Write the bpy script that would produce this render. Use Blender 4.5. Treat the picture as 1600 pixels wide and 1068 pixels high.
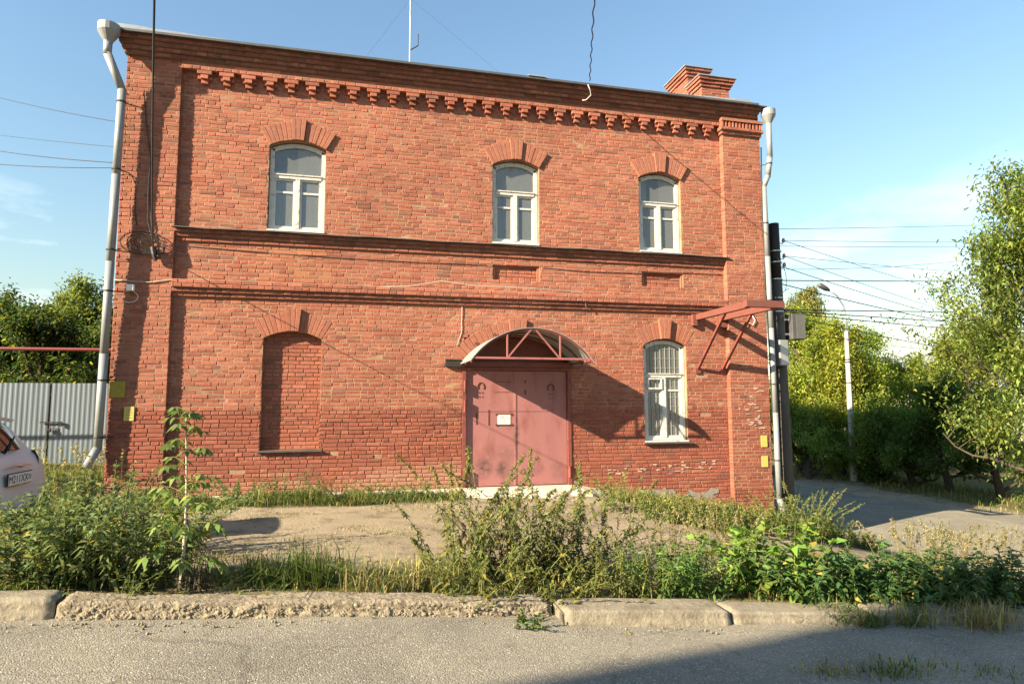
import bpy, math, random
import numpy as np
from mathutils import Vector, Matrix

# ------------------------------------------------------------------ scene, camera, light
for o in list(bpy.data.objects):
    bpy.data.objects.remove(o)
scene = bpy.context.scene
C = scene.collection
R = math.radians
rng = random.Random(7)
nr = np.random.default_rng(11)

CAM = (4.024, -12.405, 0.0)
YAW, PITCH, ROLL, FPX = R(13.55), R(5.38), R(-0.1), 1020.0
cd = bpy.data.cameras.new('camera')
cam = bpy.data.objects.new('camera', cd)
C.objects.link(cam)
cd.sensor_fit = 'HORIZONTAL'
cd.sensor_width = 36.0
cd.lens = 36.0 * FPX / 1600.0
cd.clip_start = 0.05
cd.clip_end = 3000
cf = Vector((math.sin(YAW) * math.cos(PITCH), math.cos(YAW) * math.cos(PITCH), math.sin(PITCH)))
cr0 = Vector((math.cos(YAW), -math.sin(YAW), 0))
cu0 = cr0.cross(cf)
cr = cr0 * math.cos(ROLL) + cu0 * math.sin(ROLL)
cu = -cr0 * math.sin(ROLL) + cu0 * math.cos(ROLL)
m3 = Matrix((cr, cu, -cf)).transposed()
cam.matrix_world = Matrix.Translation(CAM) @ m3.to_4x4()
scene.camera = cam

SUN = Vector((-2.5, -1.0, 1.25)).normalized()        # towards the sun
el = math.asin(SUN.z)
az = math.atan2(SUN.x, SUN.y)
world = bpy.data.worlds.new('World')
scene.world = world
world.use_nodes = True
wn, wl = world.node_tree.nodes, world.node_tree.links
bg = wn['Background']
sky = wn.new('ShaderNodeTexSky')
sky.sky_type = 'NISHITA'
sky.sun_disc = False
sky.sun_elevation = el
sky.sun_rotation = az % (2 * math.pi)
sky.air_density = 1.75
sky.dust_density = 0.8
sky.ozone_density = 4.6
# thin fair-weather clouds low over the horizon, the same all the way round
tc = wn.new('ShaderNodeTexCoord')
sep = wn.new('ShaderNodeSeparateXYZ')
wl.new(tc.outputs['Generated'], sep.inputs[0])
mp = wn.new('ShaderNodeMapping')
mp.inputs['Scale'].default_value = (1.0, 1.0, 3.2)
mp.inputs['Location'].default_value = (0.35, 0.2, 0.1)
wl.new(tc.outputs['Generated'], mp.inputs[0])
nz = wn.new('ShaderNodeTexNoise')
nz.inputs['Scale'].default_value = 3.2
nz.inputs['Detail'].default_value = 7
nz.inputs['Roughness'].default_value = 0.56
wl.new(mp.outputs[0], nz.inputs['Vector'])
cr1 = wn.new('ShaderNodeMapRange')
cr1.inputs[1].default_value = 0.52
cr1.inputs[2].default_value = 0.70
wl.new(nz.outputs['Fac'], cr1.inputs[0])
er = wn.new('ShaderNodeMapRange')
er.inputs[1].default_value = 0.13
er.inputs[2].default_value = 0.34
er.inputs[3].default_value = 1.0
er.inputs[4].default_value = 0.0
wl.new(sep.outputs['Z'], er.inputs[0])
ml = wn.new('ShaderNodeMath')
ml.operation = 'MULTIPLY'
wl.new(cr1.outputs[0], ml.inputs[0])
wl.new(er.outputs[0], ml.inputs[1])
mx = wn.new('ShaderNodeMix')
mx.data_type = 'RGBA'
wl.new(ml.outputs[0], mx.inputs['Factor'])
wl.new(sky.outputs[0], mx.inputs['A'])
mx.inputs['B'].default_value = (6.6, 7.0, 7.2, 1)
wl.new(mx.outputs['Result'], bg.inputs['Color'])
bg.inputs['Strength'].default_value = 0.06

sd = bpy.data.lights.new('sun', 'SUN')
sd.energy = 5.0
sd.angle = R(0.5)
sd.color = (1.0, 0.84, 0.60)
sun = bpy.data.objects.new('sun', sd)
C.objects.link(sun)
sun.rotation_euler = SUN.to_track_quat('Z', 'Y').to_euler()
sun.location = (-20, -10, 20)

vs = scene.view_settings
vs.view_transform = 'Standard'
vs.look = 'None'
vs.gamma = 1
vs.use_curve_mapping = False
vs.exposure = 1.98
scene.render.resolution_x = 1024
scene.render.resolution_y = 683
scene.render.engine = 'CYCLES'

# ------------------------------------------------------------------ helpers
def ray(px, py):
    return cf + cr * ((px - 800) / FPX) - cu * ((py - 534) / FPX)

def P(px, py, Y=0.0):
    """point of the photograph on the plane Y (parallel to the facade)"""
    d = ray(px, py)
    t = (Y - CAM[1]) / d.y
    return Vector(CAM) + d * t

def D(px, py, dist):
    return Vector(CAM) + ray(px, py) * dist

def tag(o, label=None, cat=None, group=None, kind=None):
    if label: o['label'] = label
    if cat: o['category'] = cat
    if group: o['group'] = group
    if kind: o['kind'] = kind
    return o

def empty(name, loc=(0, 0, 0), parent=None, rz=0):
    o = bpy.data.objects.new(name, None)
    o.empty_display_size = 0.1
    C.objects.link(o)
    o.location = loc
    o.rotation_euler[2] = rz
    if parent: o.parent = parent
    return o

def thing(name, label, cat, loc=(0, 0, 0), group=None, rz=0):
    return tag(empty(name, loc, rz=rz), label, cat, group)

def link(name, me, parent=None, loc=(0, 0, 0)):
    o = bpy.data.objects.new(name, me)
    C.objects.link(o)
    o.location = loc
    if parent: o.parent = parent
    return o

class MB:
    """collects shapes, builds one mesh with a per-point colour"""
    def __init__(s, col=(1, 1, 1)):
        s.v = []; s.f = []; s.c = []; s.col = col
    def add(s, vs_, fs, col=None):
        b = len(s.v)
        s.v.extend(vs_)
        s.f.extend([tuple(i + b for i in f) for f in fs])
        s.c.extend([col or s.col] * len(vs_))
        return s
    def box(s, x0, x1, y0, y1, z0, z1, col=None):
        vv = [(x0, y0, z0), (x1, y0, z0), (x1, y1, z0), (x0, y1, z0), (x0, y0, z1), (x1, y0, z1), (x1, y1, z1), (x0, y1, z1)]
        return s.add(vv, [(0, 3, 2, 1), (4, 5, 6, 7), (0, 1, 5, 4), (1, 2, 6, 5), (2, 3, 7, 6), (3, 0, 4, 7)], col)
    def beam(s, a, b, w, h=None, col=None, up=(0, 0, 1)):
        """rectangular bar from a to b"""
        h = h or w
        a = Vector(a); b = Vector(b); d = (b - a).normalized()
        u = Vector(up)
        if abs(d.dot(u)) > 0.98: u = Vector((1, 0, 0))
        sx = d.cross(u).normalized(); sz = sx.cross(d)
        vv = []
        for p in (a, b):
            for i, j in ((-1, -1), (1, -1), (1, 1), (-1, 1)):
                vv.append(tuple(p + sx * i * w / 2 + sz * j * h / 2))
        return s.add(vv, [(3, 2, 1, 0), (4, 5, 6, 7), (0, 1, 5, 4), (1, 2, 6, 5), (2, 3, 7, 6), (3, 0, 4, 7)], col)
    def tube(s, pts, r, n=6, col=None, cap=True):
        pts = [Vector(p) for p in pts]
        rs = r if isinstance(r, (list, tuple)) else [r] * len(pts)
        vv = []; fs = []
        pu = None
        for i, p in enumerate(pts):
            a = pts[max(i - 1, 0)]; b = pts[min(i + 1, len(pts) - 1)]
            d = (b - a)
            if d.length < 1e-9: d = Vector((0, 0, 1))
            d.normalize()
            if pu is None:
                u = Vector((0, 0, 1)) if abs(d.z) < .9 else Vector((1, 0, 0))
            else: u = pu
            sx = d.cross(u)
            if sx.length < 1e-6: sx = d.cross(Vector((0, 1, 0)))
            sx.normalize(); sz = sx.cross(d); pu = sz
            for k in range(n):
                t = 2 * math.pi * k / n
                vv.append(tuple(p + (sx * math.cos(t) + sz * math.sin(t)) * rs[i]))
        for i in range(len(pts) - 1):
            for k in range(n):
                k2 = (k + 1) % n
                fs.append((i * n + k, i * n + k2, (i + 1) * n + k2, (i + 1) * n + k))
        if cap:
            fs.append(tuple(range(n - 1, -1, -1)))
            fs.append(tuple((len(pts) - 1) * n + k for k in range(n)))
        return s.add(vv, fs, col)
    def brick(s, x0, x1, z0, z1, yf, depth, col, jit=0.004, ch=0.006):
        """one brick facing -Y with worn chamfered arrises"""
        j = lambda: rng.uniform(-jit, jit)
        yy = yf + rng.uniform(-jit, jit) * .8
        o = [(x0 + j() * .5, z0 + j() * .5), (x1 + j() * .5, z0 + j() * .5), (x1 + j() * .5, z1 + j() * .5), (x0 + j() * .5, z1 + j() * .5)]
        c2 = [ch * rng.uniform(.5, 1.8) for _ in range(4)]
        sg = [(1, 1), (-1, 1), (-1, -1), (1, -1)]
        vv = [(o[i][0] + sg[i][0] * c2[i], yy + j() * .5, o[i][1] + sg[i][1] * c2[i]) for i in range(4)]
        vv += [(o[i][0], yy + ch * .8, o[i][1]) for i in range(4)]
        vv += [(o[i][0], yf + depth, o[i][1]) for i in range(4)]
        fs = [(0, 1, 2, 3)]
        for i in range(4):
            k = (i + 1) % 4
            fs.append((i, 4 + i, 4 + k, k))
            fs.append((4 + i, 8 + i, 8 + k, 4 + k))
        return s.add(vv, fs, col)
    def mesh(s, name, mat, smooth=False):
        me = bpy.data.meshes.new(name)
        me.from_pydata(s.v, [], s.f)
        ca = me.color_attributes.new('Col', 'FLOAT_COLOR', 'POINT')
        arr = np.ones((len(s.v), 4), np.float32)
        arr[:, :3] = np.array(s.c, np.float32).reshape(-1, 3)
        ca.data.foreach_set('color', arr.ravel())
        if smooth:
            me.polygons.foreach_set('use_smooth', [True] * len(me.polygons))
        if mat: me.materials.append(mat)
        me.update()
        return me
    def build(s, name, mat, parent=None, smooth=False, loc=(0, 0, 0), bevel=0):
        o = link(name, s.mesh(name, mat, smooth), parent, loc)
        if bevel:
            b = o.modifiers.new('bevel', 'BEVEL'); b.width = bevel; b.segments = 2; b.limit_method = 'ANGLE'
        return o

def np_mesh(name, V, F, col, mat, smooth=False):
    """fast mesh: V (n,3), F (m,k) same-sided faces, col (n,3)"""
    me = bpy.data.meshes.new(name)
    n, (m, k) = len(V), F.shape
    me.vertices.add(n); me.vertices.foreach_set('co', np.ascontiguousarray(V, np.float32).ravel())
    me.loops.add(m * k); me.loops.foreach_set('vertex_index', np.ascontiguousarray(F, np.int32).ravel())
    me.polygons.add(m)
    me.polygons.foreach_set('loop_start', np.arange(0, m * k, k, dtype=np.int32))
    me.polygons.foreach_set('loop_total', np.full(m, k, np.int32))
    if smooth: me.polygons.foreach_set('use_smooth', np.ones(m, bool))
    me.update(calc_edges=True)
    ca = me.color_attributes.new('Col', 'FLOAT_COLOR', 'POINT')
    a = np.ones((n, 4), np.float32); a[:, :3] = col
    ca.data.foreach_set('color', a.ravel())
    if mat: me.materials.append(mat)
    return me

# ------------------------------------------------------------------ materials
KA = .88
def mat(name, col=(.5, .5, .5), rough=.7, metal=0.0, var=.0, vscale=6.0, bump=0.0, bscale=40.0, attr=False,
        col2=None, c2scale=3.0, c2lo=.5, c2hi=.65, spec=.4, stretch=(1, 1, 1)):
    """noise-varied principled; attr multiplies by the mesh colour; col2 is a second colour in patches (wear, dirt)"""
    m = bpy.data.materials.new(name)
    m.use_nodes = True
    n, l = m.node_tree.nodes, m.node_tree.links
    b = n['Principled BSDF']
    b.inputs['Roughness'].default_value = rough
    b.inputs['Metallic'].default_value = metal
    b.inputs['Specular IOR Level'].default_value = spec
    g = n.new('ShaderNodeNewGeometry')
    mpn = n.new('ShaderNodeMapping')
    mpn.inputs['Scale'].default_value = stretch
    l.new(g.outputs['Position'], mpn.inputs[0])
    rgb = n.new('ShaderNodeRGB')
    rgb.outputs[0].default_value = (*[v * (1 if attr else KA) for v in col], 1)
    cur = rgb.outputs[0]
    if attr:
        a = n.new('ShaderNodeAttribute'); a.attribute_name = 'Col'
        x = n.new('ShaderNodeMix'); x.data_type = 'RGBA'; x.blend_type = 'MULTIPLY'; x.inputs['Factor'].default_value = 1
        l.new(cur, x.inputs['A']); l.new(a.outputs['Color'], x.inputs['B']); cur = x.outputs['Result']
    if col2:
        t = n.new('ShaderNodeTexNoise'); t.inputs['Scale'].default_value = c2scale; t.inputs['Detail'].default_value = 6
        t.inputs['Roughness'].default_value = .62
        l.new(mpn.outputs[0], t.inputs['Vector'])
        r_ = n.new('ShaderNodeMapRange'); r_.inputs[1].default_value = c2lo; r_.inputs[2].default_value = c2hi
        l.new(t.outputs['Fac'], r_.inputs[0])
        x = n.new('ShaderNodeMix'); x.data_type = 'RGBA'
        l.new(r_.outputs[0], x.inputs['Factor']); l.new(cur, x.inputs['A']); x.inputs['B'].default_value = (*[v * KA for v in col2], 1); cur = x.outputs['Result']
    if var:
        t = n.new('ShaderNodeTexNoise'); t.inputs['Scale'].default_value = vscale; t.inputs['Detail'].default_value = 5
        t.inputs['Roughness'].default_value = .65
        l.new(mpn.outputs[0], t.inputs['Vector'])
        r_ = n.new('ShaderNodeMapRange'); r_.inputs[1].default_value = .25; r_.inputs[2].default_value = .75
        r_.inputs[3].default_value = 1 - var; r_.inputs[4].default_value = 1 + var
        l.new(t.outputs['Fac'], r_.inputs[0])
        x = n.new('ShaderNodeVectorMath'); x.operation = 'SCALE'
        l.new(cur, x.inputs[0]); l.new(r_.outputs[0], x.inputs['Scale']); cur = x.outputs[0]
    l.new(cur, b.inputs['Base Color'])
    if bump:
        t = n.new('ShaderNodeTexNoise'); t.inputs['Scale'].default_value = bscale; t.inputs['Detail'].default_value = 6
        t.inputs['Roughness'].default_value = .7
        l.new(mpn.outputs[0], t.inputs['Vector'])
        bp = n.new('ShaderNodeBump'); bp.inputs['Strength'].default_value = min(bump, 1.0); bp.inputs['Distance'].default_value = .012
        l.new(t.outputs['Fac'], bp.inputs['Height']); l.new(bp.outputs[0], b.inputs['Normal'])
    return m

def leaf_mat(name, col, trans=.35, rough=.55):
    m = bpy.data.materials.new(name); m.use_nodes = True
    n, l = m.node_tree.nodes, m.node_tree.links
    b = n['Principled BSDF']; b.inputs['Roughness'].default_value = rough; b.inputs['Specular IOR Level'].default_value = .3
    a = n.new('ShaderNodeAttribute'); a.attribute_name = 'Col'
    x = n.new('ShaderNodeMix'); x.data_type = 'RGBA'; x.blend_type = 'MULTIPLY'; x.inputs['Factor'].default_value = 1
    x.inputs['A'].default_value = (*col, 1); l.new(a.outputs['Color'], x.inputs['B'])
    l.new(x.outputs['Result'], b.inputs['Base Color'])
    t = n.new('ShaderNodeBsdfTranslucent')
    y = n.new('ShaderNodeMix'); y.data_type = 'RGBA'; y.blend_type = 'MULTIPLY'; y.inputs['Factor'].default_value = 1
    l.new(x.outputs['Result'], y.inputs['A']); y.inputs['B'].default_value = (1.25, 1.3, .6, 1); l.new(y.outputs['Result'], t.inputs['Color'])
    s = n.new('ShaderNodeMixShader'); s.inputs[0].default_value = trans
    l.new(b.outputs[0], s.inputs[1]); l.new(t.outputs[0], s.inputs[2]); l.new(s.outputs[0], n['Material Output'].inputs[0])
    return m

M = {}
M['brick'] = mat('brick', (1, 1, 1), .9, var=.22, vscale=16, bump=.55, bscale=70, attr=True, spec=.2)
M['mortar'] = mat('mortar', (.335, .215, .138), .95, var=.25, vscale=5, bump=.6, bscale=60, col2=(.25, .15, .10), c2scale=1.3, c2lo=.45, c2hi=.6, spec=.1)
M['white_paint'] = mat('white_paint', (.56, .55, .51), .55, var=.12, vscale=10, col2=(.26, .24, .20), c2scale=11, c2lo=.56, c2hi=.68, bump=.15, bscale=50)
M['roof_metal'] = mat('roof_metal', (.42, .44, .44), .42, .6, var=.15, vscale=3)
M['zinc'] = mat('galvanised_metal', (.55, .57, .58), .4, .75, var=.14, vscale=5, bump=.06, bscale=8)
M['grey_paint'] = mat('grey_paint', (.25, .265, .27), .5, .1, var=.1, vscale=6, col2=(.28, .27, .25), c2scale=4, c2lo=.58, c2hi=.75)
M['flashing'] = mat('flashing', (.10, .10, .10), .55, .3, var=.25, vscale=5)
M['door_red'] = mat('door_paint', (.325, .118, .112), .55, .05, var=.13, vscale=2.6, col2=(.22, .075, .068), c2scale=3.4, c2lo=.52, c2hi=.72, bump=.10, bscale=7, stretch=(1, 1, .4))
M['frame_red'] = mat('dark_red_paint', (.20, .055, .045), .5, .05, var=.18, vscale=6, col2=(.12, .045, .03), c2scale=7)
M['oxide'] = mat('oxide_red', (.18, .062, .050), .6, .05, var=.2, vscale=6, col2=(.14, .05, .035), c2scale=6)
M['pipe_red'] = mat('oxide_red_paint', (.17, .035, .03), .5, var=.2, vscale=6)
M['rust'] = mat('rust', (.12, .045, .025), .85, .2, var=.35, vscale=25, bump=.3)
M['black_iron'] = mat('black_iron', (.035, .03, .028), .7, .3, var=.3, vscale=12)
M['cable'] = mat('black_cable', (.022, .022, .022), .6)
M['cable_grey'] = mat('grey_cable', (.42, .37, .31), .6)
M['ceramic'] = mat('ceramic', (.30, .28, .25), .3)
M['pole'] = mat('pole_concrete', (.10, .088, .078), .9, var=.25, vscale=6, bump=.4, bscale=30, col2=(.065, .056, .05), c2scale=2, stretch=(1, 1, .3))
M['box_grey'] = mat('box_grey', (.13, .13, .125), .6, .2, var=.15)
M['lamp_pole'] = mat('lamp_concrete', (.40, .38, .34), .9, var=.18, vscale=5, bump=.3, bscale=30)
M['concrete'] = mat('kerb_concrete', (.265, .23, .17), .95, var=.3, vscale=16, bump=.9, bscale=38, col2=(.19, .16, .115), c2scale=3.5, c2lo=.46, c2hi=.64)
M['rubble'] = mat('eroded_concrete', (.245, .205, .145), .95, var=.55, vscale=34, bump=1.0, bscale=45, col2=(.15, .12, .08), c2scale=14, c2lo=.50, c2hi=.62)
M['apron'] = mat('apron_concrete', (.50, .45, .36), .95, var=.2, vscale=5, bump=.4, bscale=25)
M['grille'] = mat('grille_paint', (.30, .31, .30), .6)
M['flake'] = mat('old_white_paint', (.43, .30, .235), .9, var=.3, vscale=30)
M['patch'] = mat('cement_patch', (.22, .205, .175), .95, var=.2, vscale=9, bump=.5, bscale=30)
M['steel_sheet'] = mat('corrugated_steel', (.14, .18, .215), .55, .3, var=.12, vscale=1.5, stretch=(3, 3, .3), col2=(.11, .14, .165), c2scale=1.4, c2lo=.5, c2hi=.7)
M['yellow'] = mat('yellow_sign', (.50, .41, .10), .6, var=.15, vscale=20, col2=(.45, .33, .06), c2scale=25, c2lo=.58, c2hi=.7)
M['yellow_old'] = mat('yellow_old', (.33, .25, .035), .8, var=.25, vscale=25)
M['white_plastic'] = mat('white_plastic', (.72, .71, .68), .45)
M['paper'] = mat('paper', (.82, .81, .72), .8)
M['ink'] = mat('ink', (.10, .10, .11), .8)
M['bark'] = mat('bark', (.065, .05, .038), .95, var=.35, vscale=9, bump=.6, bscale=25)
M['birch'] = mat('birch_bark', (.45, .43, .39), .9, var=.2, vscale=9, col2=(.06, .05, .045), c2scale=5, c2lo=.56, c2hi=.62)
M['stem'] = mat('green_stem', (1, 1, 1), .8, attr=True)
M['leaf'] = leaf_mat('leaf', (1, 1, 1), .36)
M['tree_leaf'] = leaf_mat('tree_leaf', (1, 1, 1), .48)
M['grass'] = leaf_mat('grass_blade', (1, 1, 1), .30)
M['car'] = mat('car_paint', (.60, .61, .61), .3, .0, var=.03, spec=.6)
M['car_glass'] = mat('tinted_glass', (.012, .010, .012), .05, spec=.8)
M['rubber'] = mat('rubber', (.02, .02, .02), .8)
M['chrome'] = mat('chrome', (.6, .6, .6), .2, 1.0)
M['red_lens'] = mat('red_lens', (.28, .02, .015), .15, spec=.6)
M['curtain'] = mat('curtain', (.85, .82, .75), .9, var=.1, vscale=12)
M['room'] = mat('room_wall', (.55, .54, .50), .9, var=.1)
M['interior_dark'] = mat('interior_dark', (.06, .055, .05), .9)
M['far_wall'] = mat('far_wall', (.62, .58, .52), .9, var=.08)
M['plaster'] = mat('plaster', (.45, .36, .25), .9, var=.12, vscale=2)
M['roof_far'] = mat('far_roof', (.30, .34, .36), .5, .3, var=.1, vscale=2)

def door_dirt(m):
    """scuffs and soot stains rubbed into the door paint at hand height and along the bottom"""
    n, l = m.node_tree.nodes, m.node_tree.links
    b = n['Principled BSDF']; src = b.inputs['Base Color'].links[0].from_socket
    g = n.new('ShaderNodeNewGeometry'); acc = None
    for (x, z, rx, rz, k) in ((6.47, -1.22, .20, .22, .9), (6.83, -1.25, .16, .18, .85), (7.11, -.62, .07, .36, .95), (7.45, -1.28, .25, .14, .5), (7.95, -1.3, .16, .2, .45), (6.9, -.98, .5, .2, .3)):
        v = n.new('ShaderNodeVectorMath'); v.operation = 'SUBTRACT'; l.new(g.outputs['Position'], v.inputs[0]); v.inputs[1].default_value = (x, 0, z)
        w = n.new('ShaderNodeVectorMath'); w.operation = 'MULTIPLY'; l.new(v.outputs[0], w.inputs[0]); w.inputs[1].default_value = (1 / rx, 0, 1 / rz)
        q = n.new('ShaderNodeVectorMath'); q.operation = 'LENGTH'; l.new(w.outputs[0], q.inputs[0])
        r_ = n.new('ShaderNodeMapRange'); r_.inputs[1].default_value = .3; r_.inputs[2].default_value = 1.15; r_.inputs[3].default_value = k; r_.inputs[4].default_value = 0
        l.new(q.outputs['Value'], r_.inputs[0])
        if acc is None: acc = r_.outputs[0]
        else:
            mxn = n.new('ShaderNodeMath'); mxn.operation = 'MAXIMUM'; l.new(acc, mxn.inputs[0]); l.new(r_.outputs[0], mxn.inputs[1]); acc = mxn.outputs[0]
    t = n.new('ShaderNodeTexNoise'); t.inputs['Scale'].default_value = 9; t.inputs['Detail'].default_value = 8; t.inputs['Roughness'].default_value = .75
    l.new(g.outputs['Position'], t.inputs['Vector'])
    r_ = n.new('ShaderNodeMapRange'); r_.inputs[1].default_value = .34; r_.inputs[2].default_value = .56; l.new(t.outputs['Fac'], r_.inputs[0])
    pm = n.new('ShaderNodeMath'); pm.operation = 'MULTIPLY'; l.new(acc, pm.inputs[0]); l.new(r_.outputs[0], pm.inputs[1])
    x = n.new('ShaderNodeMix'); x.data_type = 'RGBA'; l.new(pm.outputs[0], x.inputs['Factor']); l.new(src, x.inputs['A']); x.inputs['B'].default_value = (.055, .035, .032, 1)
    l.new(x.outputs['Result'], b.inputs['Base Color'])
M['door_leaf'] = mat('door_leaf_paint', (.30, .125, .122), .55, .05, var=.13, vscale=2.6, col2=(.22, .075, .068), c2scale=3.4, c2lo=.52, c2hi=.72, bump=.10, bscale=7, stretch=(1, 1, .4))
door_dirt(M['door_leaf'])

def glass_mat():
    m = bpy.data.materials.new('window_glass'); m.use_nodes = True
    n, l = m.node_tree.nodes, m.node_tree.links
    n.remove(n['Principled BSDF'])
    t = n.new('ShaderNodeBsdfTransparent'); t.inputs[0].default_value = (.86, .88, .87, 1)
    g = n.new('ShaderNodeBsdfGlossy'); g.inputs['Roughness'].default_value = .03; g.inputs['Color'].default_value = (.9, .9, .9, 1)
    fr = n.new('ShaderNodeFresnel'); fr.inputs['IOR'].default_value = 2.1
    nt = n.new('ShaderNodeTexNoise'); nt.inputs['Scale'].default_value = 2.2
    gg = n.new('ShaderNodeNewGeometry'); l.new(gg.outputs['Position'], nt.inputs['Vector'])
    bp = n.new('ShaderNodeBump'); bp.inputs['Strength'].default_value = .05; bp.inputs['Distance'].default_value = .05
    l.new(nt.outputs['Fac'], bp.inputs['Height']); l.new(bp.outputs[0], g.inputs['Normal'])
    s = n.new('ShaderNodeMixShader'); l.new(fr.outputs[0], s.inputs[0]); l.new(t.outputs[0], s.inputs[1]); l.new(g.outputs[0], s.inputs[2])
    df = n.new('ShaderNodeBsdfDiffuse'); df.inputs['Color'].default_value = (.26, .27, .26, 1)
    s2 = n.new('ShaderNodeMixShader'); s2.inputs[0].default_value = .33; l.new(s.outputs[0], s2.inputs[1]); l.new(df.outputs[0], s2.inputs[2])
    l.new(s2.outputs[0], n['Material Output'].inputs[0])
    return m
M['glass'] = glass_mat()

def ground_mat():
    m = bpy.data.materials.new('yard_soil'); m.use_nodes = True
    n, l = m.node_tree.nodes, m.node_tree.links
    b = n['Principled BSDF']; b.inputs['Roughness'].default_value = .97; b.inputs['Specular IOR Level'].default_value = .1
    g = n.new('ShaderNodeNewGeometry')
    def noise(sc, det=6, ro=.6):
        t = n.new('ShaderNodeTexNoise'); t.inputs['Scale'].default_value = sc; t.inputs['Detail'].default_value = det; t.inputs['Roughness'].default_value = ro
        l.new(g.outputs['Position'], t.inputs['Vector']); return t.outputs['Fac']
    def mr(v, a, b_, c=0, d=1):
        r_ = n.new('ShaderNodeMapRange'); r_.inputs[1].default_value = a; r_.inputs[2].default_value = b_; r_.inputs[3].default_value = c; r_.inputs[4].default_value = d
        l.new(v, r_.inputs[0]); return r_.outputs[0]
    def mixc(f, A, B):
        x = n.new('ShaderNodeMix'); x.data_type = 'RGBA'; l.new(f, x.inputs['Factor'])
        for s_, v in (('A', A), ('B', B)):
            if isinstance(v, tuple): x.inputs[s_].default_value = (*v, 1)
            else: l.new(v, x.inputs[s_])
        return x.outputs['Result']
    c = mixc(mr(noise(.8), .4, .62), (.31, .255, .175), (.255, .21, .145))
    c = mixc(mr(noise(2.3, 9, .72), .5, .64), c, (.165, .135, .09))
    a = n.new('ShaderNodeAttribute'); a.attribute_name = 'Col'
    sp = n.new('ShaderNodeSeparateColor'); l.new(a.outputs['Color'], sp.inputs[0])
    ga = n.new('ShaderNodeMath'); ga.operation = 'ADD'; l.new(sp.outputs[0], ga.inputs[0]); l.new(mr(noise(2.2, 7, .7), .3, .7, -.45, .45), ga.inputs[1])
    c = mixc(mr(ga.outputs[0], .35, .7), c, mixc(noise(9), (.09, .08, .03), (.15, .135, .05)))
    sc = n.new('ShaderNodeVectorMath'); sc.operation = 'SCALE'; l.new(c, sc.inputs[0]); l.new(mr(noise(45, 4, .8), .25, .75, .72, 1.25), sc.inputs['Scale'])
    l.new(sc.outputs[0], b.inputs['Base Color'])
    bp = n.new('ShaderNodeBump'); bp.inputs['Strength'].default_value = .8; bp.inputs['Distance'].default_value = .03
    l.new(noise(22, 8, .75), bp.inputs['Height']); l.new(bp.outputs[0], b.inputs['Normal'])
    return m
M['ground'] = ground_mat()

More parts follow.
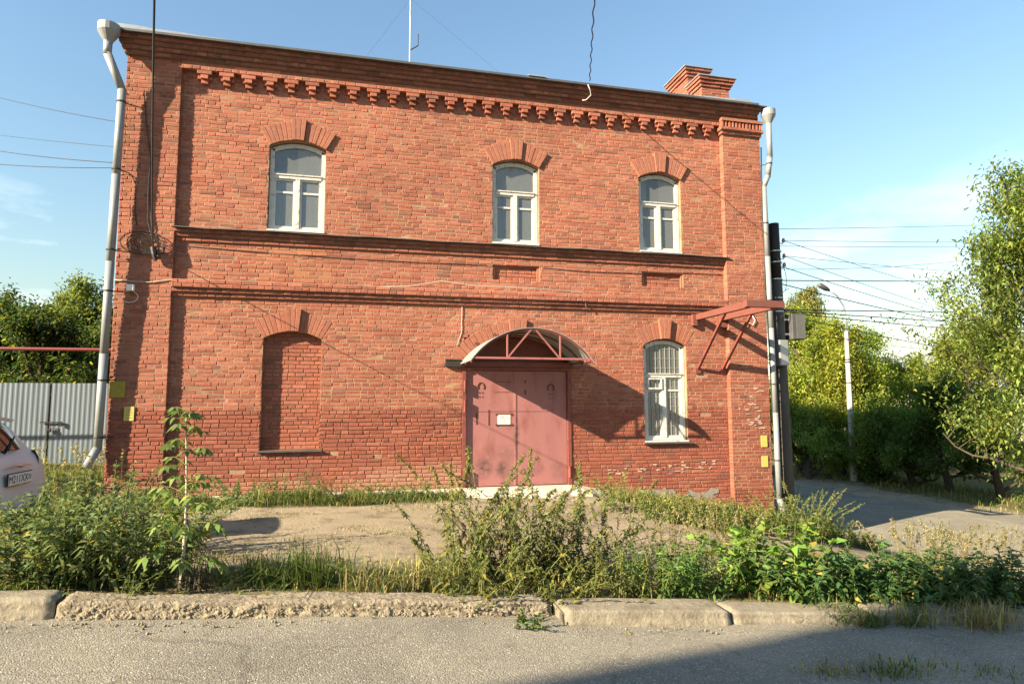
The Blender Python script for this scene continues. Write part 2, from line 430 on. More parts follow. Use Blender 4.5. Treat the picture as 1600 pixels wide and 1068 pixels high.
def asphalt_mat(name, A, B, chip):
    m = bpy.data.materials.new(name); m.use_nodes = True
    n, l = m.node_tree.nodes, m.node_tree.links
    b = n['Principled BSDF']; b.inputs['Roughness'].default_value = .92; b.inputs['Specular IOR Level'].default_value = .2
    g = n.new('ShaderNodeNewGeometry')
    t = n.new('ShaderNodeTexNoise'); t.inputs['Scale'].default_value = 1.1; t.inputs['Detail'].default_value = 7; l.new(g.outputs['Position'], t.inputs['Vector'])
    r1 = n.new('ShaderNodeMapRange'); r1.inputs[1].default_value = .40; r1.inputs[2].default_value = .58; l.new(t.outputs['Fac'], r1.inputs[0])
    x = n.new('ShaderNodeMix'); x.data_type = 'RGBA'; l.new(r1.outputs[0], x.inputs['Factor']); x.inputs['A'].default_value = (*A, 1); x.inputs['B'].default_value = (*B, 1)
    tb = n.new('ShaderNodeTexNoise'); tb.inputs['Scale'].default_value = 2.6; tb.inputs['Detail'].default_value = 8; tb.inputs['Roughness'].default_value = .7; l.new(g.outputs['Position'], tb.inputs['Vector'])
    rb = n.new('ShaderNodeMapRange'); rb.inputs[1].default_value = .56; rb.inputs[2].default_value = .72; rb.inputs[4].default_value = .6; l.new(tb.outputs['Fac'], rb.inputs[0])
    xb = n.new('ShaderNodeMix'); xb.data_type = 'RGBA'; l.new(rb.outputs[0], xb.inputs['Factor']); l.new(x.outputs['Result'], xb.inputs['A']); xb.inputs['B'].default_value = (A[0] * .62, A[1] * .6, A[2] * .58, 1); x = xb
    dn = n.new('ShaderNodeTexNoise'); dn.inputs['Scale'].default_value = 1.7; dn.inputs['Detail'].default_value = 6; l.new(g.outputs['Position'], dn.inputs['Vector'])
    dv = n.new('ShaderNodeVectorMath'); dv.operation = 'MULTIPLY_ADD'; l.new(dn.outputs['Color'], dv.inputs[0]); dv.inputs[1].default_value = (.9, .9, 0); l.new(g.outputs['Position'], dv.inputs[2])
    ck = n.new('ShaderNodeTexVoronoi'); ck.feature = 'DISTANCE_TO_EDGE'; ck.inputs['Scale'].default_value = .55; l.new(dv.outputs[0], ck.inputs['Vector'])
    ckr = n.new('ShaderNodeMapRange'); ckr.inputs[1].default_value = .0; ckr.inputs[2].default_value = .011; ckr.inputs[3].default_value = .32; ckr.inputs[4].default_value = 0; l.new(ck.outputs['Distance'], ckr.inputs[0])
    xc = n.new('ShaderNodeMix'); xc.data_type = 'RGBA'; l.new(ckr.outputs[0], xc.inputs['Factor']); l.new(x.outputs['Result'], xc.inputs['A']); xc.inputs['B'].default_value = (.045, .038, .03, 1); x = xc
    v = n.new('ShaderNodeTexVoronoi'); v.inputs['Scale'].default_value = 105; l.new(g.outputs['Position'], v.inputs['Vector'])
    sp = n.new('ShaderNodeSeparateColor'); l.new(v.outputs['Color'], sp.inputs[0])
    r2 = n.new('ShaderNodeMapRange'); r2.inputs[1].default_value = .0; r2.inputs[2].default_value = 1; r2.inputs[3].default_value = .70; r2.inputs[4].default_value = 1.22; l.new(sp.outputs[0], r2.inputs[0])
    s = n.new('ShaderNodeVectorMath'); s.operation = 'SCALE'; l.new(x.outputs['Result'], s.inputs[0]); l.new(r2.outputs[0], s.inputs['Scale'])
    r3 = n.new('ShaderNodeMapRange'); r3.inputs[1].default_value = .965; r3.inputs[2].default_value = .975; l.new(sp.outputs[1], r3.inputs[0])
    y = n.new('ShaderNodeMix'); y.data_type = 'RGBA'; l.new(r3.outputs[0], y.inputs['Factor']); l.new(s.outputs[0], y.inputs['A']); y.inputs['B'].default_value = (*chip, 1)
    l.new(y.outputs['Result'], b.inputs['Base Color'])
    t2 = n.new('ShaderNodeTexNoise'); t2.inputs['Scale'].default_value = 90; t2.inputs['Detail'].default_value = 4; l.new(g.outputs['Position'], t2.inputs['Vector'])
    bp = n.new('ShaderNodeBump'); bp.inputs['Strength'].default_value = .6; bp.inputs['Distance'].default_value = .006
    ad = n.new('ShaderNodeMath'); ad.operation = 'SUBTRACT'; l.new(t2.outputs['Fac'], ad.inputs[0]); l.new(v.outputs['Distance'], ad.inputs[1])
    l.new(ad.outputs[0], bp.inputs['Height']); l.new(bp.outputs[0], b.inputs['Normal'])
    return m
M['asphalt'] = asphalt_mat('worn_asphalt', (.19, .172, .138), (.235, .212, .165), (.40, .375, .33))
M['asphalt2'] = asphalt_mat('street_asphalt', (.10, .10, .10), (.15, .145, .135), (.3, .3, .28))

# ------------------------------------------------------------------ terrain
def zs(x):
    """height of the pavement along the street, falling to the right"""
    return np.interp(x, [-60, -8, 0, 1.5, 4, 12, 20, 45], [-1.1, -1.2, -1.38, -1.44, -1.6, -2.2, -2.75, -4.0])

KY = -7.02
cp = []
for x, z in [(-12, -1.5), (-4, -1.5), (0, -1.56), (3, -1.6), (6, -1.64), (8.3, -1.66), (10.2, -1.98), (12.65, -2.42), (14, -2.9), (17, -2.95), (21, -3.0)]:
    cp.append((x, -.1, z))
for x, z in [(-4, -1.55), (0, -1.64), (4, -1.64), (8, -1.80), (11, -2.2), (13.5, -2.72), (18, -2.95), (24, -3.2)]:
    cp.append((x, -3.4, z))
for x in (-8, -3, 0, 2, 4, 6, 8, 10, 12, 15, 20):
    cp.append((x, -6.8, float(zs(x)) + .07))
cp += [(-12, 6, -1.5), (-3, 5, -1.48), (14, 6, -2.95), (18, 8, -2.95), (24, 9, -3.0), (30, 6, -3.3), (-15, 20, -1.4), (14, 22, -2.9), (24, 20, -2.9), (34, 20, -3.3), (0, 40, -2), (30, 45, -3.2)]
cp = np.array(cp)
def _U(r2):
    return np.where(r2 > 1e-9, r2 * np.log(np.maximum(r2, 1e-9)) * .5, 0)
_n = len(cp)
_d2 = ((cp[:, None, :2] - cp[None, :, :2]) ** 2).sum(-1)
_A = np.zeros((_n + 3, _n + 3)); _A[:_n, :_n] = _U(_d2) + np.eye(_n) * .6
_A[:_n, _n] = 1; _A[:_n, _n + 1:] = cp[:, :2]; _A[_n, :_n] = 1; _A[_n + 1:, :_n] = cp[:, :2].T
_W = np.linalg.solve(_A, np.r_[cp[:, 2], 0, 0, 0])
def ground(x, y):
    x = np.asarray(x, float); y = np.asarray(y, float)
    sh = np.broadcast(x, y).shape
    X = np.broadcast_to(x, sh).ravel(); Y = np.broadcast_to(y, sh).ravel()
    xc = np.clip(X, -16, 36); yc = np.clip(Y, -7.5, 46)
    d2 = (xc[:, None] - cp[None, :, 0]) ** 2 + (yc[:, None] - cp[None, :, 1]) ** 2
    z = _U(d2) @ _W[:_n] + _W[_n] + xc * _W[_n + 1] + yc * _W[_n + 2]
    far = np.clip(np.maximum(np.maximum(-16 - X, X - 36), np.maximum(Y - 46, 0)) / 60, 0, 1)
    z = z * (1 - far) + (-3.5) * far
    st = zs(X) - .035
    z = np.where(Y < KY + .02, np.where(Y < -9.2, st - .13, st), z)
    return z.reshape(sh) if sh else float(z[0])

def G(px, py):
    """ground point seen at a place of the photograph"""
    d = ray(px, py); o = Vector(CAM); t = 2.0
    for _ in range(900):
        p = o + d * t
        if p.z < ground(p.x, p.y): break
        t += .06
    return Vector((p.x, p.y, ground(p.x, p.y)))

def axis(a, b, step, far):
    inner = list(np.arange(a, b + 1e-6, step))
    k = step; lo = []; x = a
    while x > far[0]:
        k *= 1.35; x -= k; lo.append(x)
    k = step; hi = []; x = b
    while x < far[1]:
        k *= 1.35; x += k; hi.append(x)
    return np.array(lo[::-1] + inner + hi)
gx = axis(-8, 26, .16, (-900, 900)); gy = np.concatenate([axis(KY + .03, 12, .16, (KY, 1100))])
gy = gy[gy >= KY + .02]
gy = np.concatenate([[-900, -300, -120, -60, -40, -25, -16, -12, -9.3, -9.15, KY + .005], gy])
XX, YY = np.meshgrid(gx, gy)
ZZ = ground(XX, YY)
nz_ = (np.sin(XX * 2.1 + 1.3 * np.sin(YY * 1.7)) * np.cos(YY * 2.6 + .8 * np.sin(XX * 1.1)) * .018 + np.sin(XX * 5.3 + YY * 3.1) * .006)
nearm = (YY > KY + .3) & (YY < 12) & (XX > -8) & (XX < 26)
ZZ = ZZ + np.where(nearm, nz_, 0)
# track ruts leading from the door down to the side road
V = np.stack([XX, YY, ZZ], -1).reshape(-1, 3)
ny, nx = XX.shape
ii = np.arange((ny - 1) * nx).reshape(ny - 1, nx)[:, :-1].ravel()
F = np.stack([ii, ii + 1, ii + 1 + nx, ii + nx], -1)
def grassy(X, Y):
    """where turf grows (1) and where the yard is bare sand (0)"""
    g = np.zeros_like(X)
    g = np.maximum(g, np.clip((-.15 - np.abs(Y + .75)) / .4 + 1.35, 0, 1) * (X < 5.9) * (X > -1))           # along the wall, left
    g = np.maximum(g, np.clip(1.4 - np.abs(Y + .9) / .8, 0, 1) * (X > 8.8) * (X < 14))                       # along the wall, right
    g = np.maximum(g, np.clip((-5.5 - Y) / .9 + .2, 0, .62) * (X < 12.5))                                      # verge behind the kerb
    g = np.maximum(g, (X < -.3) * (Y > -6) * .8)
    g = np.maximum(g, np.clip((Y - 9) / 3, 0, 1))
    g = np.maximum(g, np.clip((X - 21) / 2, 0, 1) * (Y > -5))
    return g
gc = np.zeros((V.shape[0], 3)); gc[:, 0] = grassy(V[:, 0], V[:, 1])
go = link('ground', np_mesh('ground', V, F, gc, M['ground'], True)); tag(go, kind='structure')

def sheet(name, xs, ys, zfun, m):
    X, Y = np.meshgrid(xs, ys); Z = zfun(X, Y)
    V_ = np.stack([X, Y, Z], -1).reshape(-1, 3); ny_, nx_ = X.shape
    i_ = np.arange((ny_ - 1) * nx_).reshape(ny_ - 1, nx_)[:, :-1].ravel()
    o = link(name, np_mesh(name, V_, np.stack([i_, i_ + 1, i_ + 1 + nx_, i_ + nx_], -1), np.ones((len(V_), 3)), m, True))
    return tag(o, kind='structure')
sheet('pavement', np.arange(-30, 40, .2), np.linspace(-9.12, -7.0, 12), lambda X, Y: zs(X) + .006 * np.sin(X * 1.7) * np.sin(Y * 2.3) + .004 * np.sin(X * 4.1 + Y * 3), M['asphalt'])
sheet('road', np.arange(-60, 60, 1.0), np.linspace(-15.2, -9.27, 8), lambda X, Y: zs(X) - .15, M['asphalt2'])
# side road that passes the right end of the building
def side_road():
    c = [(24, -7.3), (21, -3.5), (18.5, -.5), (17.2, 3), (16.6, 8), (16.4, 14), (16.2, 22), (14, 34)]
    hw = [7.5, 4.2, 3.4, 3.1, 3.0, 3.0, 3.0, 3.0]
    cs = []
    n = 70
    t = np.linspace(0, len(c) - 1, n)
    cx = np.interp(t, range(len(c)), [p[0] for p in c]); cy = np.interp(t, range(len(c)), [p[1] for p in c]); w = np.interp(t, range(len(c)), hw)
    k = np.ones(7) / 7
    cx = np.convolve(np.pad(cx, 3, 'edge'), k, 'valid'); cy = np.convolve(np.pad(cy, 3, 'edge'), k, 'valid')
    dx = np.gradient(cx); dy = np.gradient(cy); L = np.hypot(dx, dy); nx_, ny_ = dy / L, -dx / L
    u = np.linspace(-1, 1, 15)
    wob = .18 * np.sin(np.arange(n) * .9) + .12 * np.sin(np.arange(n) * 2.3)
    X = cx[:, None] + nx_[:, None] * (u * (w + wob)[:, None]); Y = cy[:, None] + ny_[:, None] * (u * (w + wob)[:, None])
    Y = np.maximum(Y, -7.3)
    Z = ground(X, Y) + .022 + .01 * (1 - u[None, :] ** 2)
    V_ = np.stack([X, Y, Z], -1).reshape(-1, 3)
    i_ = np.arange((n - 1) * 15).reshape(n - 1, 15)[:, :-1].ravel()
    o = link('side_road', np_mesh('side_road', V_, np.stack([i_, i_ + 1, i_ + 16, i_ + 15], -1), np.ones((len(V_), 3)), M['asphalt'], True))
    tag(o, kind='structure')
side_road()

# ------------------------------------------------------------------ the brick building
B = thing('brick_building', 'two storey red brick building with arched white windows and double metal door', 'building', (0, 0, 0))
XL, XR = 0.89, 11.70          # inner edges of the two corner pilasters
XE = 12.62
CH = 0.073                    # course height
ZB = 6.01 - CH * 120
YPL, YPR = -.09, -.13         # pilaster planes
OPEN = [  # x0, x1, sill, spring, crown, kind
    (2.41, 3.42, 3.15, 4.75, 4.88, 'w1'), (6.62, 7.58, 3.15, 4.75, 4.88, 'w2'), (9.77, 10.73, 3.15, 4.75, 4.88, 'w3'),
    (2.41, 3.42, -.82, 1.175, 1.31, 'niche'), (9.80, 10.76, -.79, 1.19, 1.33, 'w4'), (6.03, 8.22, -1.60, .76, 1.30, 'door')]
PANEL = [(6.63, 7.58, 2.42, 2.73), (9.80, 10.74, 2.42, 2.73)]

def arc(o, n=14, grow=0.0):
    """points of the opening's segmental arch, left to right; grow moves it outwards"""
    x0, x1, z0, zsp, zt, k = o
    w = (x1 - x0) / 2; h = zt - zsp; r = (w * w + h * h) / (2 * h); cz = zt - r; cx = (x0 + x1) / 2
    a = math.asin(w / r)
    return [(cx + (r + grow) * math.sin(-a + 2 * a * i / n), cz + (r + grow) * math.cos(-a + 2 * a * i / n)) for i in range(n + 1)], (cx, cz, r, a)

VL = .36
def blocked(z):
    """x intervals where a course at height z is interrupted by openings, arches, panels"""
    out = []
    for o in OPEN:
        x0, x1, z0, zsp, zt, k = o
        (pts, (cx, cz, r, a)) = arc(o)
        vl = .30 if k == 'door' else VL
        if z0 <= z < zsp: out.append((x0, x1))
        elif zsp <= z < zt + vl + .02:
            ro = r + vl
            if z < cz + ro:
                half = math.sqrt(max(ro * ro - (z - cz) ** 2, 0))
                lim = (z - cz) * math.tan(a)      # skewback line
                out.append((cx - min(half, lim), cx + min(half, lim)))
            if abs(z - (zt + vl)) < .07: out.append((cx - .11, cx + .11))
    for x0, x1, z0, z1 in PANEL:
        if z0 - .01 <= z <= z1 + .01: out.append((x0, x1))
    return out

PAL = [(.270, .122, .078), (.285, .132, .085), (.258, .112, .072), (.300, .142, .094), (.245, .100, .064), (.275, .128, .088),
       (.225, .094, .062), (.200, .100, .070), (.178, .098, .072), (.285, .140, .092), (.270, .116, .074), (.250, .104, .068)]
RED = [(.248, .098, .064), (.262, .106, .068), (.230, .088, .058), (.270, .112, .072), (.212, .088, .060), (.252, .100, .065)]
def bcol(x, z):
    h = z - float(np.interp(x, [0, 6, 8.3, 12.6], [-1.56, -1.64, -1.66, -2.4]))
    new = (z < -.15 + .12 * math.sin(x * 1.3) and x < 5.9) or (z < .9 and x > 8.3)
    c = rng.choice(RED) if new and rng.random() < .8 else PAL[min(int(abs(rng.gauss(0, 4.2))), 11)]
    if 2.2 < z < 2.9 and 2.3 < x < 3.5 and rng.random() < .6: c = (.32, .16, .09)
    k = rng.uniform(.9, 1.1)
    c = [v * k for v in c]
    # soot-greyed bricks in loose clusters
    s = math.sin(x * 1.9 + 2 * math.sin(z * 1.3)) * math.sin(z * 2.3 + 1.1 * math.sin(x * .8))
    if rng.random() < .06 + .26 * max(s, 0): c = [v * rng.uniform(.6, .8) + .018 for v in c]
    dr = 1 + .075 * math.sin(x * .9 + 1.7 * math.sin(z * .8)) + .05 * math.sin(x * 2.7 - z * 1.9)
    c = [v * dr for v in c]
    # lime dust splashed up from the ground, flaking white paint on the right
    nn = .5 + .5 * math.sin(x * 2.7 + 1.9 * math.sin(x * 1.1 + z * 2))
    if h < .25 + .4 * nn and x < 8.4:
        t = min(1, max(0, (.25 + .4 * nn - h) / .35)) * rng.uniform(.5, .85); c = [c[0] * (1 - t) + .36 * t, c[1] * (1 - t) + .25 * t, c[2] * (1 - t) + .17 * t]
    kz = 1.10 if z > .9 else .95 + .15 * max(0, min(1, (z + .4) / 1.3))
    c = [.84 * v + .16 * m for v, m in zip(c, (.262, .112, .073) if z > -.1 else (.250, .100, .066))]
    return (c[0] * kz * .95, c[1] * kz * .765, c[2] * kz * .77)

bricks = []      # (x0, x1, z0, z1, yf, depth, ends)
def course(xa, xb, z, yf, depth, typ, cut=()):
    L, H, J = .250, .119, .0105
    x = xa - (rng.choice([0, .065, .13]) if typ else .065) - rng.uniform(0, .02)
    if typ == 2: x = xa
    while x < xb - .01:
        r_ = rng.random()
        if typ == 2: w = L if not bricks or True else H
        elif typ == 1: w = L if r_ < .93 else (H if r_ < .98 else .185)
        else: w = H if r_ < .86 else (L if r_ < .96 else .18)
        w += rng.uniform(-.006, .006)
        segs = [(max(x, xa), min(x + w, xb))]
        for (a, b) in cut:
            ns = []
            for (s, e) in segs:
                if e <= a or s >= b: ns.append((s, e)); continue
                if s < a - .001: ns.append((s, a - .004))
                if e > b + .001: ns.append((b + .004, e))
            segs = ns
        for (s, e) in segs:
            if e - s > .03:
                bricks.append((s, e, z + .0045, z + CH - .0055, yf, depth))
        x += w + J

k = 0
nrow = int(round((6.01 - ZB) / CH))
for i in range(nrow):
    z = ZB + i * CH; zc = z + CH / 2
    t = i % 2
    if rng.random() < .12: t = 1 - t
    course(XL + .006, XR - .004, z, 0, .07, t, blocked(zc))
    if z < 6.1: course(0, XL, z, YPL, .17, i % 2)
    if z < 5.80: course(XR, XE, z, YPR if z > -1.75 else YPR - .03, .2, i % 2)
for i in range(2):
    z = 6.01 + i * CH
    course(XL, XR, z, -.12, .12, i % 2); course(0, XL, z, YPL, .17, (i + 1) % 2)
# niche infill, recessed panels
bricks_in = []
sv = bricks; bricks = bricks_in
o = OPEN[3]; pts, (cx, cz, r, a) = arc(o)
i = 0; z = o[2] + .0
while z < o[4]:
    zc = z + CH / 2
    if zc < o[3]: xa, xb = o[0], o[1]
    else:
        hf = math.sqrt(max(r * r - (zc - cz) ** 2, 0)); xa, xb = cx - hf, cx + hf
    if xb - xa > .1: course(xa, xb, z, .135, .06, i % 2)
    z += CH; i += 1
for (x0, x1, z0, z1) in PANEL:
    for i in range(4): course(x0 + .05, x1 - .05, z0 + .012 + i * CH, .06, .05, i % 2)
bricks = sv

# plinth bricks, a little proud and battered, along the right half
for i in range(9):
    z = -2.62 + i * CH
    course(8.9, XE + .02, z, -.045 + rng.uniform(-.004, .004), .09, i % 2) if z < -1.98 else None

# a few bricks knocked out of the wall
holes = [(4.0, 3.29), (3.62, -.9), (1.95, -1.2), (5.35, -1.22), (4.5, -.98), (8.95, 5.2), (11.2, .6), (11.25, -.25), (7.4, 3.55), (12.1, -1.0)]
def is_hole(b): return any(b[0] < hx < b[1] and b[2] < hz < b[3] for hx, hz in holes)
bricks = [b for b in bricks if not is_hole(b)]

# the 300 bricks that show largest are objects of their own, the rest one mesh
cam_v = Vector(CAM)
def show(b):
    c = Vector(((b[0] + b[1]) / 2, b[4], (b[2] + b[3]) / 2)); d = c - cam_v
    depth = d.dot(cf)
    return (b[1] - b[0]) * abs(d.normalized().y) / depth ** 2
full = [b for b in bricks if abs((b[1] - b[0]) - .25) < .008 and b[2] > -1.45]
full.sort(key=lambda b: -show(b))
solo = full[:300]; solo_set = set(solo)
for b in solo_set: pass
variants = {}
def solo_mesh(dep, idx, red):
    key = (dep, idx, red)
    if key not in variants:
        m_ = MB(); c = (RED + RED)[idx % 12] if red else PAL[idx % 9]
        kk = rng.uniform(.88, 1.12)
        m_.brick(-.125, .125, -.0315, .0315, 0, dep, (c[0] * kk * (.92 if red else 1.0), c[1] * kk * (.78 if red else .84), c[2] * kk * (.79 if red else .86)))
        variants[key] = m_.mesh('brick', M['brick'])
    return variants[key]
for b in solo:
    red = (b[2] < -.15)
    o = link('brick', solo_mesh(b[5], int(abs(rng.gauss(0, 3.6))) % 12, red), B, ((b[0] + b[1]) / 2, b[4] + rng.uniform(-.003, .003), (b[2] + b[3]) / 2))
    o.rotation_euler = (rng.uniform(-.02, .02), 0, rng.uniform(-.012, .012))
mb = MB()
for b in bricks:
    if b in solo_set: continue
    low = b[2] < -.2 and b[0] < 6
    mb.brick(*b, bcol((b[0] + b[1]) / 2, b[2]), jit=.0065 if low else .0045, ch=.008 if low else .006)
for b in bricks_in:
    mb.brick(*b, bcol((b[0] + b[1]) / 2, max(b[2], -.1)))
tag(mb.build('brickwork', M['brick'], B), kind='stuff')

# mortar body of the wall with the openings cut out
def wall_panel(m_, xa, xb, za, zb, y, ops, back, reveal=True):
    xs = sorted({xa, xb} | {v for o in ops for v in (o[0], o[1])})
    for x0, x1 in zip(xs[:-1], xs[1:]):
        cov = sorted([o for o in ops if o[0] <= x0 + 1e-6 and o[1] >= x1 - 1e-6], key=lambda o: o[2])
        z = za
        for o in cov:
            if o[4] < za or o[2] > zb: continue
            if o[2] > z: m_.add([(x0, y, z), (x1, y, z), (x1, y, o[2]), (x0, y, o[2])], [(0, 1, 2, 3)])
            z = o[4] + .02
            if z > zb: break
            if len(o) > 5 and o[5] not in ('p',):
                pts = arc(o)[0]
                for (ax, az_), (bx_, bz) in zip(pts[:-1], pts[1:]):
                    m_.add([(ax, y, az_), (bx_, y, bz), (bx_, y, z), (ax, y, z)], [(0, 1, 2, 3)])
        if z < zb: m_.add([(x0, y, z), (x1, y, z), (x1, y, zb), (x0, y, zb)], [(0, 1, 2, 3)])
    for o in (ops if reveal else ()):      # reveals
        if o[5] == 'p':
            pts = [(o[0], o[2]), (o[0], o[4]), (o[1], o[4]), (o[1], o[2]), (o[0], o[2])]; bk = .075
        else:
            pts = [(o[0], o[2])] + arc(o)[0] + [(o[1], o[2]), (o[0], o[2])]; bk = .15 if o[5] == 'niche' else back
        for (ax, az_), (bx_, bz) in zip(pts[:-1], pts[1:]):
            m_.add([(ax, y, az_), (ax, bk, az_), (bx_, bk, bz), (bx_, y, bz)], [(0, 1, 2, 3)])
        if o[5] in ('niche', 'p'):
            n = len(pts) - 1
            m_.add([(p[0], bk, p[1]) for p in pts[:-1]], [tuple(range(n))[::-1]])
ops = [(*o,) for o in OPEN]
m_ = MB()
PN = [(p[0], p[1], p[2], p[3], p[3] - .02, 'p') for p in PANEL]
wall_panel(m_, 0, XE, -3.2, -.12, .014, ops, .30, False)
m_.add([(0, .005, -.12), (XE, .005, -.12), (XE, .014, -.12), (0, .014, -.12)], [(0, 1, 2, 3)])
wall_panel(m_, 0, XE, -.12, 6.44, .0045, ops + PN, .30)
m_.box(0.006, XL - .006, YPL + .015, .012, -2.2, -.12); m_.box(0.006, XL - .006, YPL + .005, .012, -.119, 6.16)
m_.box(XR + .006, XE - .006, YPR + .005, .012, -3.2, 5.82)
m_.box(XL, XR, -.115, .012, 6.016, 6.17)
# side and back walls, floor slab behind
m_.add([(0.006, YPL + .03, -3.2), (0.006, 3.6, -3.2), (0.006, 3.6, 6.44), (0.006, YPL + .03, 6.44)], [(0, 1, 2, 3)])
m_.add([(XE - .006, YPR + .03, -3.4), (XE - .006, 3.6, -3.4), (XE - .006, 3.6, 6.44), (XE - .006, YPR + .03, 6.44)], [(3, 2, 1, 0)])
m_.add([(0, 3.6, -3.2), (XE, 3.6, -3.2), (XE, 3.6, 6.44), (0, 3.6, 6.44)], [(0, 1, 2, 3)])
m_.build('wall', M['mortar'], B)
# bricks of the two end walls (seen only from the side)
m_ = MB()
for i in range(int((6.4 + 1.7) / CH)):
    z = -1.7 + i * CH; y = -.02 - (i % 2) * .065
    while y < 3.5:
        c = bcol(rng.uniform(0, 6), max(z, .2))
        m_.box(-.003, .06, max(y, YPL + .004), min(y + .25, 3.6), z, z + .063, c)
        m_.box(XE - .06, XE + .003, max(y, YPR + .004), min(y + .25, 3.6), z, z + .063, c)
        y += .26
tag(m_.build('end_wall_brickwork', M['brick'], B), kind='stuff')

# string course and sill course
def band(name, rows, darkening, mats=M['brick']):
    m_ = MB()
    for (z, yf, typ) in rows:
        sk = darkening[min(len(darkening) - 1, rows.index((z, yf, typ)))]  # row colour factor: soot plus ledge shade put into the bricks
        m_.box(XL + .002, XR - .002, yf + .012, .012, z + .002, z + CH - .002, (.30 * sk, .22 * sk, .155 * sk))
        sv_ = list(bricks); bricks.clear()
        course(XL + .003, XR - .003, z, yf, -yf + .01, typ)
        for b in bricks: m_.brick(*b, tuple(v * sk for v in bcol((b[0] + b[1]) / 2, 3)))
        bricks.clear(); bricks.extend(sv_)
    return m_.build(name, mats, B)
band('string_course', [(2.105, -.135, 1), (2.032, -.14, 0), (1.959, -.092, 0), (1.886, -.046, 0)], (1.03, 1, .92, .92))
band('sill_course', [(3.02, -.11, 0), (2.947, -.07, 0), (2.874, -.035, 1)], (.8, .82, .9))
m_ = MB()
xs = np.linspace(XL - .03, XR + .06, 40)
for x0, x1 in zip(xs[:-1], xs[1:]):
    a = .006 * math.sin(x0 * 3.1) + .004 * math.sin(x0 * 7.7); b = .006 * math.sin(x1 * 3.1) + .004 * math.sin(x1 * 7.7)
    m_.add([(x0, -.175, 3.100 + a), (x1, -.175, 3.100 + b), (x1, .012, 3.128), (x0, .012, 3.128), (x0, -.175, 3.086 + a), (x1, -.175, 3.086 + b), (x1, .012, 3.112), (x0, .012, 3.112)],
           [(0, 1, 2, 3), (4, 7, 6, 5), (0, 4, 5, 1)])
m_.build('sill_flashing', M['flashing'], B)

# cornice
co = empty('cornice', (0, 0, 0), B)
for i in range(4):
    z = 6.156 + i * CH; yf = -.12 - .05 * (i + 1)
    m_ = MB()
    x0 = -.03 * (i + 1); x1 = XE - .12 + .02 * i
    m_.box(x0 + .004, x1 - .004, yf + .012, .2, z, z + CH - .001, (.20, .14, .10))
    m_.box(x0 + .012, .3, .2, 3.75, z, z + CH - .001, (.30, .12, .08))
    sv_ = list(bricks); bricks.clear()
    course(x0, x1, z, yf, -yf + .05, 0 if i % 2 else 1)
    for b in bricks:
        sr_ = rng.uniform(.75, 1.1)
        m_.brick(*b, tuple(v * (.78, .95, .80, .78)[i] * sr_ for v in bcol((b[0] + b[1]) / 2, 3)), ch=.008)  # courses darkened under the eave: soot and shade both in the colour
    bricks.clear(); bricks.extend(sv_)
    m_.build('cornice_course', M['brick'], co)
# corbel table
cb_x = 1.023 + .0625 + .125
n_c = 28
for i in range(n_c):
    x = 1.085 + .1875 + i * .3745
    m_ = MB(); c = bcol(x, 4)
    e = empty('corbel', (x, 0, 5.79), B)
    def cbk(xa, xb, za, zb, yf):
        m1 = MB(); m1.brick(xa, xb, za - 5.79, zb - 5.79, yf, -yf + .005, bcol(x, 4)); m1.build('brick', M['brick'], e)
    r1, r2, r3 = 6.008 - CH, 6.006 - 2 * CH, 6.004 - 3 * CH
    cbk(-.123, .123, r1, r1 + CH - .006, -.122)
    m1 = MB(); m1.brick(-.062, .062, r2 - 5.79, r2 + CH - .006 - 5.79, -.118, .12, bcol(x, 4))
    m1.brick(-.122, -.066, r2 - 5.79, r2 + CH - .006 - 5.79, -.06, .065, bcol(x, 4)); m1.brick(.066, .122, r2 - 5.79, r2 + CH - .006 - 5.79, -.06, .065, bcol(x, 4))
    m1.build('brick', M['brick'], e)
    cbk(-.060, .060, r3, r3 + CH - .006, -.065)
# capital of the right pilaster: a soldier row between two shelves
cap = empty('pilaster_capital', (11.6, YPR, 5.8), B)
def capb(xa, xb, za, zb, yf, typ):
    m_ = MB(); m_.box(xa + .004, xb - .004, yf + .012, .012, za, zb - .002, (.29, .21, .15))
    sv_ = list(bricks); bricks.clear()
    course(xa, xb, za, yf, -yf, typ)
    for b in bricks: m_.brick(b[0], b[1], b[2], b[3], b[4], b[5], bcol(b[0], 3))
    bricks.clear(); bricks.extend(sv_)
    o = m_.build('capital_course', M['brick'], cap); o.location = (-11.6, -YPR, -5.8)
capb(XR - .04, XE + .02, 5.825, 5.898, YPR - .05, 0)
capb(XR - .08, XE + .04, 5.898, 5.955, YPR - .10, 1)
m_ = MB(); m_.box(XR - .06, XE + .03, YPR - .03, .012, 5.955, 6.158, (.17, .07, .05))
n = 12
for i in range(n):
    x = XR - .06 + i * (XE - XR + .08) / n
    m_.brick(x, x + .045, 5.957, 6.09, YPR - .10, .08, bcol(x, 3))
m_.box(XR - .07, XE + .03, YPR - .12, .012, 6.092, 6.156, (.27, .115, .075))
o = m_.build('soldier_row', M['brick'], cap); o.location = (-11.6, -YPR, -5.8)

